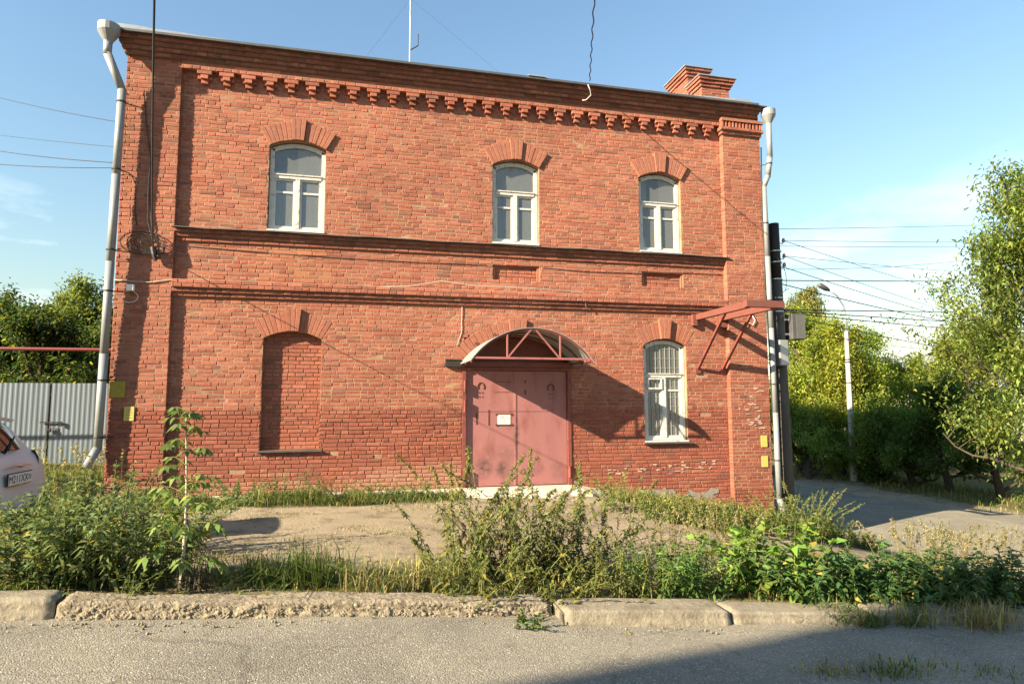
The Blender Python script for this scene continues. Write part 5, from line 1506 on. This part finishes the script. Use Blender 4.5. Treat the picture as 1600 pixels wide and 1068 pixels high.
# turf: along the wall, on the verge behind the kerb, on the bank beyond the side road
X, Y = scatter(12000, .2, 5.9, -1.45, -.45, lambda X, Y: np.clip(1.2 - np.abs(Y + .92) / .5, 0, 1) * (1 - .5 * (X > 4.8)))
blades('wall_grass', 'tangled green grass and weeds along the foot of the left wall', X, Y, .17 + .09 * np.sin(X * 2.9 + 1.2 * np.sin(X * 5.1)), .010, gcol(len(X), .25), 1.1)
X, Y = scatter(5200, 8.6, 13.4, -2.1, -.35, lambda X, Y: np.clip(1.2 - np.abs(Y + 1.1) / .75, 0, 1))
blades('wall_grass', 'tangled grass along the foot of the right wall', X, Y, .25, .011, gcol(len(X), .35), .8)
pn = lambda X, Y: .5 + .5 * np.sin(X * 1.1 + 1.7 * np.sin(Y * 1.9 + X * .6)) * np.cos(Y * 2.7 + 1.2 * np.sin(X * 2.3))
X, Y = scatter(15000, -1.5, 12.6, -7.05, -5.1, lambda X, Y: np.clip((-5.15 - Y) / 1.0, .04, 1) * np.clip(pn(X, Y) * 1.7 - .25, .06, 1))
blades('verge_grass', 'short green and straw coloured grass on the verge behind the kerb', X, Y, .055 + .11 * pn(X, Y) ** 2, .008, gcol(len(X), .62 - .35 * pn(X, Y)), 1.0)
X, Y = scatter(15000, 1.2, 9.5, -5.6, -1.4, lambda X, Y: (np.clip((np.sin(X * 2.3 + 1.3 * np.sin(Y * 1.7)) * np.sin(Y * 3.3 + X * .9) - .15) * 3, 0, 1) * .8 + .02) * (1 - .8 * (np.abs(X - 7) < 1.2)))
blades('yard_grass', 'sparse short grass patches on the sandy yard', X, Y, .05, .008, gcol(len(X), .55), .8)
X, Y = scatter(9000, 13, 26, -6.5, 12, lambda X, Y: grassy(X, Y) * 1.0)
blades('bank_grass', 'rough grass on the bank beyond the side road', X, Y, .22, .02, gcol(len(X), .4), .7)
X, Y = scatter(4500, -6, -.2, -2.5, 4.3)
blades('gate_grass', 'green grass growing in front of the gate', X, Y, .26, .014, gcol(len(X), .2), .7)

for i, (x, y, h, n, lab) in enumerate(((1.35, -.85, .42, 22, 'low weeds at the wall foot right of the left pilaster'), (2.2, -.95, .45, 24, 'low leafy weeds under the left end of the bricked niche'), (3.0, -.9, .55, 22, 'weeds at the wall foot under the bricked niche'),
        (3.75, -1.0, .40, 24, 'dark green weed clump between the niche and the door'), (4.5, -.95, .36, 22, 'low weed clump at the wall foot left of the door, second from the door'), (5.25, -1.0, .38, 22, 'low weed clump at the wall foot nearest the door'))):
    clump('weed_clump', lab, 'weeds', (x, y, ground(x, y)), n, .36, h, .085, .03, 30, (.075, .125, .032), 'weeds along the left wall', lean=.6, out=1.0, droop=.5, up=.1)
for (x, y, h, lab) in ((3.55, -.62, .5, 'reddish dried dock stalk at the wall, left one'), (3.85, -.6, .38, 'reddish dried dock stalk at the wall, right one')):
    clump('dry_weeds', lab, 'weeds', (x, y, ground(x, y)), 3, .05, h, .035, .02, 40, (.14, .05, .03), None, lean=.2, yellow=0, scol=(.15, .06, .04), t0=.3)

# big leafy weeds at the left, in front of the car
GL = 'leafy weeds in front of the parked car'
WG = (.125, .17, .058)
for i, (px, py, h, n, lab) in enumerate([
        (20, 916, .72, 24, 'leafy green weed clump at the left edge of the picture by the kerb'), (95, 918, .82, 28, 'leafy green weed clump above the kerb joint at the left'),
        (170, 912, .95, 32, 'dense leafy weed clump left of the sapling by the kerb'), (212, 914, .72, 26, 'low leafy weed clump at the foot of the sapling'),
        (75, 855, .72, 22, 'tall leafy weed clump hiding the lower part of the car'), (140, 840, 1.0, 26, 'leafy weed clump right behind the front weeds, right of the car'),
        (245, 865, .80, 24, 'leafy weed clump in front of the left pilaster')]):
    g = G(px, py)
    clump('weed_clump', lab, 'weeds', g, n, .42, h * .95, .125, .035, 54, WG, GL, lean=.5, out=1.0, droop=.55, t0=.10, up=.05, yellow=.05, taper=.35)
for (px, py, h, lab) in ((30, 830, 1.1, 'pale dry grass plant leaning in front of the car bumper'), (70, 845, .95, 'pale dry grass plant right of the number plate')):
    g = G(px, py); t = thing('dry_grass', lab, 'grass', g); n = 60
    X = g.x + nr.normal(0, .12, n); Y = g.y + nr.normal(0, .1, n)
    blades('blades', None, X - 0, Y - 0, h, .008, np.array([.40, .35, .16]) * nr.uniform(.7, 1.1, (n, 1)), .28, kind=None, root=None).parent = t
    t.children[0]['kind'] = 'stuff'
    t.children[0].matrix_parent_inverse = Matrix.Translation(-g)
for (px, py, h, lab) in ((180, 775, .95, 'goldenrod like weeds growing by the gate post'), (105, 770, .8, 'low green weeds growing below the padlock of the gate'), (230, 768, .5, 'low weeds beside the left corner of the wall')):
    clump('weed_clump', lab, 'weeds', G(px, py), 22, .4, h, .09, .022, 40, (.10, .14, .04), 'weeds by the gate', lean=.4, out=1, spike=(14, .05, (.34, .32, .14)))

# sapling with large compound leaves, each leaf a part
sg = G(281, 924)
SP = thing('maple_sapling', 'tall thin sapling with drooping compound leaves in front of the left pilaster', 'sapling', sg)
ht = 1.40
cur = [(.0 + .015 * math.sin(z * 3), .02 * math.sin(z * 2), z) for z in np.linspace(0, ht, 14)]
m1 = MB(col=(.34, .30, .22)); m1.tube(cur, [.016 * (1 - .75 * i / 13) for i in range(14)], 7); m1.build('stem', M['stem'], SP, True)
k = 0
for z in [1.40 / 2.02 * zz for zz in (.22, .3, .38, .45, .52, .58, .64, .70, .75, .80, .86, .92, .97, 1.02, 1.07, 1.12, 1.16, 1.2, 1.25, 1.3, 1.35, 1.4, 1.45, 1.50, 1.54, 1.58, 1.62, 1.66, 1.70, 1.73, 1.76, 1.79, 1.82, 1.85, 1.88, 1.91, 1.94, 1.97, 2.0, 2.02)][::1]:
    if rng.random() < .22: continue
    for half in (0, 1):
        k += 1; a = k * 2.4 + half * 3.14 + rng.uniform(-.4, .4)
        fo = Foliage(); u = z / ht
        ln = (.36 - .24 * u) * rng.uniform(.45, 1.15)
        d = np.array([math.cos(a), math.sin(a), .35 + .5 * u])
        b = np.array([0, 0, z]); pet = b + np.outer(np.linspace(0, 1, 5), d * ln) - np.outer(np.linspace(0, 1, 5) ** 2, UPV * ln * .45)
        fo.stem(pet, .004, .002, (.25, .22, .08))
        bc = (.16, .23, .06) if z < .9 else (.11, .155, .05)
        L_ = (.105 - .035 * u)
        dd = unit(pet[-1] - pet[-2]); sd = unit(np.cross(dd, UPV))
        q = np.array([pet[-1], pet[-1], pet[-1], pet[-2], pet[-2]])
        dv = np.array([dd - UPV * .5, dd * .6 + sd - UPV * .3, dd * .6 - sd - UPV * .3, dd * .2 + sd - UPV * .4, dd * .2 - sd - UPV * .4])
        fo.leaves(q, dv, L_ * nr.uniform(.8, 1.2, 5), L_ * .46, .35, lcol(bc, 5, .2, .02), fold=.12)
        V_ = np.concatenate(fo.V); F_ = np.arange(len(V_)).reshape(-1, 4)
        V2 = np.concatenate([V_, fo.sV[0]]); F2 = np.concatenate([F_, fo.sF[0] + len(V_)])
        link('leaf', np_mesh('leaf', V2, F2, np.clip(np.concatenate(fo.Cc + fo.sC), 0, 1), M['leaf']), SP)
clump('dry_weeds', 'dark dried weed stalks at the foot of the sapling', 'weeds', G(302, 926), 24, .14, .34, .05, .02, 16, (.05, .045, .03), None, lean=.3, yellow=0, scol=(.06, .05, .03))

# nettles and tall weeds in the middle of the yard
GN = 'tall weeds in the middle of the yard'
NG = (.13, .155, .05)
mid = [(705, 905, 1.02, 16, 'leafy weed clump with yellowing leaves at the left end of the middle weeds'), (745, 895, 1.2, 14, 'tall weed clump below the left door leaf'), (735, 930, .6, 22, 'low weed clump behind the kerb left of the middle'),
       (790, 905, 1.05, 14, 'weed clump in front of the middle of the door'), (835, 900, 1.18, 13, 'tall nettle clump reaching up in front of the right door leaf'), (880, 900, 1.22, 13, 'tall arching nettle clump right of the door'),
       (930, 905, 1.02, 12, 'arching nettle clump at the right end of the middle weeds'), (850, 932, .5, 24, 'low yellowish weed clump above the kerb joint'), (960, 933, .6, 22, 'bushy low weed clump right of the kerb joint')]
for (px, py, h, n, lab) in mid:
    tall = h > .9
    clump('nettle_clump' if tall else 'weed_clump', lab, 'weeds', G(px, py), int(n * .8), .36, h * .88, .105 if tall else .09, .032, 84 if tall else 40, NG if tall else (.115, .13, .035), GN,
          lean=.55, out=.9, hv=.5, droop=.7, up=.1, yellow=.14, spike=(40, .035, (.20, .20, .07)) if tall else None, taper=.45)
for (px, py, h, lab) in ((822, 900, 1.5, 'tallest nettle spike in front of the door gap'), (708, 895, 1.25, 'slender nettle spike at the left of the middle weeds'), (738, 895, 1.4, 'slender nettle spike below the left door leaf edge'), (905, 890, 1.35, 'slender nettle spike in front of the right door jamb')):
    g = G(px, py); t = thing('nettle', lab, 'weed', g, GN); fo = Foliage()
    herb(fo, g, h * .84, (rng.uniform(-.06, .06), 0), .075, .022, 90, (.16, .17, .055), droop=.8, t0=.25, up=-.2, taper=.6, spike=(120, .03, (.24, .22, .08)))
    fo.build(t, origin=g)
for (px, py, h, lab) in ((790, 905, .95, 'dark withered burdock stalks in the left of the middle weeds'), (850, 905, 1.0, 'dark withered burdock stalks in the centre of the middle weeds'), (770, 900, .8, 'brown dried thistle stalks among the middle weeds')):
    clump('dry_weeds', lab, 'weeds', G(px, py), 8, .22, h, .13, .06, 14, (.045, .04, .028), 'withered stalks in the middle weeds', lean=.5, out=1, yellow=.1, droop=1.0, ycol=None if False else None, scol=(.09, .065, .04)) if False else \
    clump('dry_weeds', lab, 'weeds', G(px, py), 9, .26, h * .9, .12, .05, 14, (.06, .05, .033), 'withered stalks in the middle weeds', lean=.5, out=1, yellow=.1, droop=1.0, scol=(.09, .065, .04))
# right of the middle: fresh green plants, thin mugwort stems, the shaded mass by the kerb
GR = 'green weeds behind the right part of the kerb'
for (px, py, h, n, L, W, col, lab) in [
        (1030, 930, .55, 26, .10, .03, (.085, .15, .035), 'bright green bushy weed right of the kerb joint'), (1085, 928, .62, 26, .10, .03, (.075, .145, .032), 'bright green bushy weed above the smooth kerb stone'),
        (1150, 925, .55, 22, .10, .03, (.085, .14, .035), 'green weed clump before the leafy hop plant'), (1210, 930, .78, 20, .15, .075, (.12, .20, .035), 'bright broad leaved plant at the edge of the shade'),
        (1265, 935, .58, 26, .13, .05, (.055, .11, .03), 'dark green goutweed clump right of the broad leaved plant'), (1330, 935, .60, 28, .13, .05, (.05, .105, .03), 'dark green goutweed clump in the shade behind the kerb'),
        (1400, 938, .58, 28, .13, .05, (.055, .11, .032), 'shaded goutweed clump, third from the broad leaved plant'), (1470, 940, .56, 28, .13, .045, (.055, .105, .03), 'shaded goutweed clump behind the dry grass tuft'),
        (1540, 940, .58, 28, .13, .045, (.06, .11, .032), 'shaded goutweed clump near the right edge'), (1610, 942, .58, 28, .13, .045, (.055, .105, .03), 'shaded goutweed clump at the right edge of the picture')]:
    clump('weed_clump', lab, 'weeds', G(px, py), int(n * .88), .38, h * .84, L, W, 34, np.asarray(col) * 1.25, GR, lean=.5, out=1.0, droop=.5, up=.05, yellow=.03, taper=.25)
GM = 'thin pale mugwort plants'
for (px, py, h, n, lab) in [(985, 890, .75, 10, 'thin mugwort plants before the right door jamb shadow'), (1060, 880, .8, 12, 'thin mugwort plants in front of the lower window'), (1120, 890, .85, 12, 'thin mugwort plants left of the sandy track'),
                            (1170, 885, .7, 10, 'thin weedy stems in front of the sandy track'), (1420, 905, .75, 14, 'pale feathery plants left of the grey mugwort on the right'),
                            (1465, 905, .8, 16, 'grey feathery mugwort by the sandy track'), (1520, 905, .85, 16, 'grey feathery mugwort, second from the right edge'), (1585, 905, .85, 16, 'grey feathery mugwort at the right edge')]:
    clump('mugwort', lab, 'weeds', G(px, py), int(n * 1.7), .34, h * .85, .06, .014, 50, (.20, .205, .09) if px > 1300 else (.17, .18, .06), GM, lean=.35, out=.8, droop=.3, up=.3, yellow=.12, spike=(26, .03, (.30, .28, .14)), sr=.004, scol=(.22, .17, .08))
GW = 'weeds at the foot of the right wall and pole'
for (px, py, h, n, col, lab) in [(975, 800, .75, 10, (.17, .18, .05), 'thin reddish weeds right of the door apron'), (1040, 812, .55, 18, (.15, .165, .05), 'weed clump below the lower window'), (1100, 825, .65, 20, (.13, .15, .045), 'weed clump at the wall left of the right pilaster'),
                            (1160, 835, .65, 20, (.14, .16, .045), 'weed clump in front of the right pilaster'), (1215, 840, .9, 18, (.15, .17, .05), 'weed clump at the foot of the utility pole'), (1262, 845, 1.15, 16, (.16, .175, .055), 'tall weeds right of the utility pole with seed heads'),
                            (1300, 850, .75, 20, (.15, .16, .05), 'weed clump at the edge of the side road'), (1340, 855, .42, 20, (.11, .13, .04), 'low weed clump at the corner of the sandy track'), (1235, 820, 1.25, 8, (.12, .14, .045), 'tall nettles beside the base of the utility pole')]:
    clump('weed_clump', lab, 'weeds', G(px, py), int(n * 1.35), .36, h * .82, .105, .032, 56, np.asarray(col) * np.array([.95, 1.2, 1.0]), GW, lean=.45, out=1.0, droop=.5, up=.15, yellow=.10, spike=(12, .03, (.30, .26, .12)))
# tufts growing out of the kerb joints and gutter
def _tuft_doc(): pass
def tuft(px, py, h, n, lab, dry=.1, spread=.1, w=.008):
    g = G(px, py); g.z = float(zs(g.x)) if g.y < -7.3 else g.z
    t = thing('grass_tuft', lab, 'grass', g, 'grass tufts along the kerb')
    X = g.x + nr.normal(0, spread, n); Y = g.y + nr.normal(0, spread * .45, n)
    o_ = blades('blades', None, X, Y, h, w, gcol(n, dry), 1.0, kind=None, z=np.full(n, g.z)); o_['kind'] = 'stuff'; o_.parent = t; o_.matrix_parent_inverse = Matrix.Translation(-g)
tuft(1305, 975, .24, 240, 'dark green grass tuft hanging over the shaded kerb', .05, .13)
tuft(1360, 985, .18, 120, 'small grass tuft in the gutter beside the dark green tuft', .15, .08)
tuft(1420, 985, .20, 160, 'half dry grass tuft in the shaded gutter', .5, .12)
tuft(1530, 985, .24, 330, 'straw coloured dry grass tuft in the shaded gutter', .95, .22)
tuft(1390, 1060, .08, 260, 'short grass growing along the near road kerb', .35, .22)
tuft(1290, 1062, .06, 120, 'short brown grass on the near road kerb', .7, .14)
tuft(1540, 1060, .05, 120, 'short grass at the right end of the near road kerb', .4, .2)
tuft(470, 915, .38, 330, 'long arching green grass tuft above the rough kerb', .05, .20, .010)
tuft(400, 905, .30, 160, 'grass tuft right of the sapling', .2, .14)
tuft(590, 925, .25, 160, 'straw and green grass tuft on the verge', .6, .15)
tuft(655, 920, .28, 200, 'yellow green grass tuft left of the middle weeds', .5, .18)
for (px, py, h, n, L, W, col, lab) in ((745, 965, .30, 12, .05, .022, (.13, .17, .06), 'small feathery weed growing from the kerb'), (820, 985, .16, 10, .05, .035, (.07, .12, .03), 'small dark leafy weed in the gutter'), (565, 968, .10, 8, .04, .02, (.16, .17, .06), 'tiny weed at the foot of the rough kerb'),
                                (250, 962, .12, 8, .04, .025, (.07, .10, .04), 'small creeping weed at the foot of the left kerb'), (215, 955, .28, 8, .04, .02, (.14, .17, .06), 'small weed in the joint between two left kerb stones'), (975, 930, .30, 12, .07, .025, (.14, .18, .06), 'weed hanging over the kerb joint')):
    g = G(px, py); t = clump('gutter_weed', lab, 'weeds', g, n, .16, h, L, W, 26, col, 'weeds in the kerb joints', lean=.8, out=1.2, droop=.3, sr=.003)

# ------------------------------------------------------------------ trees
def tree(name, label, base, h, crown_r, col, group=None, trunk_r=.14, leafL=.11, leafW=.055, nleaf=16000, first=.25, hang=.3, yellow=.08, bark='bark', spread=.75, seed=1, narrow=1.0, levels=3, nb=11, lean=(0, 0), ycol=(.34, .30, .05), sigk=.075):
    rs = np.random.default_rng(seed); base = Vector(base); t = thing(name, label, 'tree', base, group)
    br = MB(); tw = []      # twigs: points where leaves grow
    def grow(p, d, L, r, lev):
        n = 6 if lev < 2 else 4; pts = [p]; dd = d.copy()
        for i in range(n):
            dd = unit(dd + rs.normal(0, .13 + .05 * lev, 3) + UPV * (.10 if lev else .04) - UPV * (hang * .22 * (lev >= 2)))
            pts.append(pts[-1] + dd * L / n)
        br.tube([tuple(q) for q in pts], [max(r * (1 - .72 * i / n), .004) for i in range(n + 1)], 7 if lev == 0 else (5 if lev == 1 else 3), cap=False)
        if lev >= levels - 1: tw.append(np.array(pts))
        if lev >= levels: return
        k = nb if lev == 0 else (6 if lev == 1 else 4)
        for i in range(k):
            u = first + (1 - first) * (i + rs.random()) / k if lev == 0 else .25 + .75 * (i + rs.random()) / k
            q = np.array([np.interp(u, np.linspace(0, 1, n + 1), np.array(pts)[:, j]) for j in range(3)])
            a = rs.uniform(0, 6.283) if lev else i * 2.4 + rs.uniform(-.5, .5)
            e = (.95 - spread * (1 - u) * 1.1 + rs.normal(0, .15)) if lev == 0 else rs.normal(.25, .35)
            nd = np.array([math.cos(a) * math.cos(e), math.sin(a) * math.cos(e), math.sin(e)])
            if lev: nd = unit(nd * .8 + dd * .6)
            ll = crown_r * (1.15 - .62 * u ** 1.5) * rs.uniform(.75, 1.15) * narrow if lev == 0 else L * rs.uniform(.42, .66)
            grow(q, nd, ll, r * (.5 if lev == 0 else .55) * (1 - .4 * u), lev + 1)
    grow(np.zeros(3) - UPV * .1, unit(np.array([lean[0], lean[1], 1.0])), h * .93, trunk_r, 0)
    br.build('trunk', M[bark], t, True)
    allp = np.concatenate([q[1:] for q in tw]); n = nleaf
    idx = rs.integers(0, len(allp), n); sig = crown_r * sigk
    Pn = allp[idx] + rs.normal(0, 1, (n, 3)) * sig
    dv = rs.normal(0, 1, (n, 3)); dv[:, 2] = dv[:, 2] * .5 - hang
    fo = Foliage()
    cl = .8 + .4 * ((np.sin(Pn[:, 0] * 1.9 + seed) * np.sin(Pn[:, 1] * 2.1) * np.sin(Pn[:, 2] * 1.7 + seed)) + .2)[:, None]
    fo.leaves(Pn, dv, leafL * rs.uniform(.6, 1.3, n), leafW * rs.uniform(.7, 1.2, n), hang, lcol(col, n, .3, yellow, ycol) * np.clip(cl, .65, 1.3))
    fo.build(t, 'crown', lm='tree_leaf')
    return t
def at(px, py, dist):
    p = D(px, py, dist); p.z = ground(p.x, p.y); return p
DG = (.055, .09, .026); YG = (.28, .355, .06); MG = (.085, .12, .03)
TL = 'trees behind the gate'
tree('broadleaf_tree', 'dark green tree at the left edge behind the gate', at(-10, 600, 26), 5.3, 2.3, DG, TL, seed=3, nleaf=15000, leafL=.15, leafW=.09)
tree('broadleaf_tree', 'dark green tree above the padlock of the gate', at(62, 600, 25), 4.7, 2.1, (.075, .12, .035), TL, seed=4, nleaf=15000, leafL=.15, leafW=.09)
tree('broadleaf_tree', 'lighter green tree beside the left downpipe', at(135, 600, 23), 5.2, 2.0, (.13, .175, .05), TL, seed=5, nleaf=12000, leafL=.13, leafW=.07, yellow=.1)
tree('broadleaf_tree', 'tree peeking out behind the left building corner', at(185, 600, 30), 5.6, 2.4, MG, TL, seed=6, nleaf=10000, leafL=.15, leafW=.09)
tree('broadleaf_tree', 'low dark tree just behind the left gate leaf', at(20, 600, 21), 3.6, 1.9, DG, TL, seed=7, nleaf=11000, first=.1, leafL=.14, leafW=.08)
tree('broadleaf_tree', 'low dark tree just behind the right gate leaf', at(110, 600, 20.5), 3.6, 1.9, DG, TL, seed=8, nleaf=11000, first=.1, leafL=.14, leafW=.08)
tree('broadleaf_tree', 'low tree behind the gate next to the building', at(160, 600, 22), 3.8, 1.8, (.085, .13, .04), TL, seed=9, nleaf=9000, first=.1, leafL=.13, leafW=.08)
TR = 'trees beyond the side road'
tree('birch_tree', 'tall birch with hanging twigs behind the street lamp', at(1290, 700, 37), 9.8, 2.5, (.20, .21, .07), TR, seed=12, nleaf=15000, hang=1.0, bark='birch', leafL=.12, leafW=.07, first=.3, narrow=.8, yellow=.12)
tree('box_elder', 'sunlit yellow green box elder right behind the utility pole', at(1245, 700, 28), 5.6, 2.4, (.31, .35, .055), TR, seed=13, nleaf=22000, first=.04, yellow=.16, leafL=.125, leafW=.075)
tree('box_elder', 'sunlit green box elder left of the street lamp', at(1300, 700, 29), 6.6, 2.5, YG, TR, seed=14, nleaf=22000, first=.04, yellow=.07, leafL=.125, leafW=.075)
tree('box_elder', 'green box elder right of the street lamp', at(1365, 700, 30), 5.7, 2.4, (.22, .31, .055), TR, seed=15, nleaf=22000, first=.04, yellow=.04, leafL=.125, leafW=.075)
tree('box_elder', 'bright box elder in front of the grey roofed house', at(1435, 700, 31), 4.6, 2.3, YG, TR, seed=16, nleaf=20000, first=.04, yellow=.08, leafL=.125, leafW=.075)
tree('box_elder', 'yellow green box elder with a thin visible trunk near the grey roof', at(1495, 700, 31), 6.6, 2.4, (.29, .33, .06), TR, seed=17, nleaf=18000, first=.10, yellow=.2, leafL=.125, leafW=.075)
tree('box_elder', 'box elder behind the near right tree', at(1570, 700, 33), 6.6, 3.0, (.18, .20, .05), TR, seed=18, nleaf=15000, first=.12, leafL=.125, leafW=.075)
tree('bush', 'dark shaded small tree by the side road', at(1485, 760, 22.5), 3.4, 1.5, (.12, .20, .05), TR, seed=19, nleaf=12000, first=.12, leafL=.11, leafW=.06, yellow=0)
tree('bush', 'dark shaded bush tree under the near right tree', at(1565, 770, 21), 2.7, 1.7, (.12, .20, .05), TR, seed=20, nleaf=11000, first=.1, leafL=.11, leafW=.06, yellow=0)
tree('bush', 'low shaded bush left of the street lamp post', at(1265, 740, 25.5), 2.2, 1.3, (.20, .30, .065), TR, seed=21, nleaf=13000, first=.0, leafL=.11, leafW=.06)
tree('bush', 'low shaded bush right of the street lamp post', at(1375, 750, 25), 2.4, 1.4, (.19, .29, .06), TR, seed=22, nleaf=14000, first=.0, leafL=.11, leafW=.06)
tree('bush', 'low shaded bush between the lamp post and the dark small tree', at(1425, 755, 24), 2.0, 1.3, (.17, .27, .06), TR, seed=23, nleaf=14000, first=.0, leafL=.11, leafW=.06)
tree('bush', 'low bush directly behind the street lamp post', at(1318, 742, 27), 2.6, 1.5, (.20, .30, .065), TR, seed=24, nleaf=14000, first=.0, leafL=.11, leafW=.06)
tree('ash_leaved_maple', 'near maple with hanging leafy branches at the right edge', at(1655, 790, 15.5), 7.8, 2.5, (.20, .265, .06), None, seed=43, nleaf=36000, hang=.35, first=.12, leafL=.12, leafW=.052, yellow=.04, spread=.75, trunk_r=.12, nb=20, sigk=.07)
# woods on the horizon
fo = Foliage(); n = 26000
a = nr.uniform(-2.0, 2.0, n); rr = nr.uniform(75, 120, n)
X = 4 + rr * np.sin(a); Y = rr * np.cos(a) - 10; hh = 5.5 + 2.5 * np.sin(a * 9) + 1.5 * np.sin(a * 23 + 1)
Z = -3.6 + nr.random(n) ** .8 * hh
fo.leaves(np.stack([X, Y, Z], -1), nr.normal(0, 1, (n, 3)), 1.5, 1.2, .2, lcol((.07, .095, .035), n, .3, .1))
V_ = np.concatenate(fo.V); tag(link('far_wood', np_mesh('far_wood', V_, np.arange(len(V_)).reshape(-1, 4), np.concatenate(fo.Cc), M['leaf'])), 'far belt of trees along the horizon', 'wood', kind='stuff')

# loose stones and litter in the gutter at the foot of the kerb
m1 = MB()
for i in range(650):
    x = rng.uniform(-1, 10.5); y = -7.24 - abs(rng.gauss(0, .09)) - (.19 if x > 5.7 else 0); s = abs(rng.gauss(.004, .004)) + .0025; z = float(zs(x)) + s * .2
    c = rng.choice([(.20, .17, .13), (.16, .13, .09), (.12, .09, .06), (.24, .21, .17), (.14, .12, .05)]); r_ = lambda: rng.uniform(.6, 1.2) * s
    m1.add([(x - r_(), y, z), (x, y - r_(), z), (x + r_(), y, z), (x, y + r_(), z), (x + .2 * r_(), y, z + r_() * .9), (x, y, z - r_())], [(0, 1, 4), (1, 2, 4), (2, 3, 4), (3, 0, 4), (1, 0, 5), (2, 1, 5), (3, 2, 5), (0, 3, 5)], c)
tag(m1.build('gutter_gravel', M['stem'], None), 'loose stones and litter in the gutter below the kerb', 'gravel', kind='stuff')
m1 = MB()
for i in range(1200):
    x = rng.uniform(-.5, 15); y = rng.uniform(-6.6, -.9); s = abs(rng.gauss(.005, .004)) + .003; z = ground(x, y) + s * .2
    c = rng.choice([(.26, .22, .16), (.22, .18, .12), (.17, .14, .09), (.30, .26, .20)]); r_ = lambda: rng.uniform(.6, 1.2) * s
    m1.add([(x - r_(), y, z), (x, y - r_(), z), (x + r_(), y, z), (x, y + r_(), z), (x + .2 * r_(), y, z + r_() * .9)], [(0, 1, 4), (1, 2, 4), (2, 3, 4), (3, 0, 4)], c)
tag(m1.build('yard_gravel', M['stem'], None), 'scattered small stones on the sandy yard', 'gravel', kind='stuff')
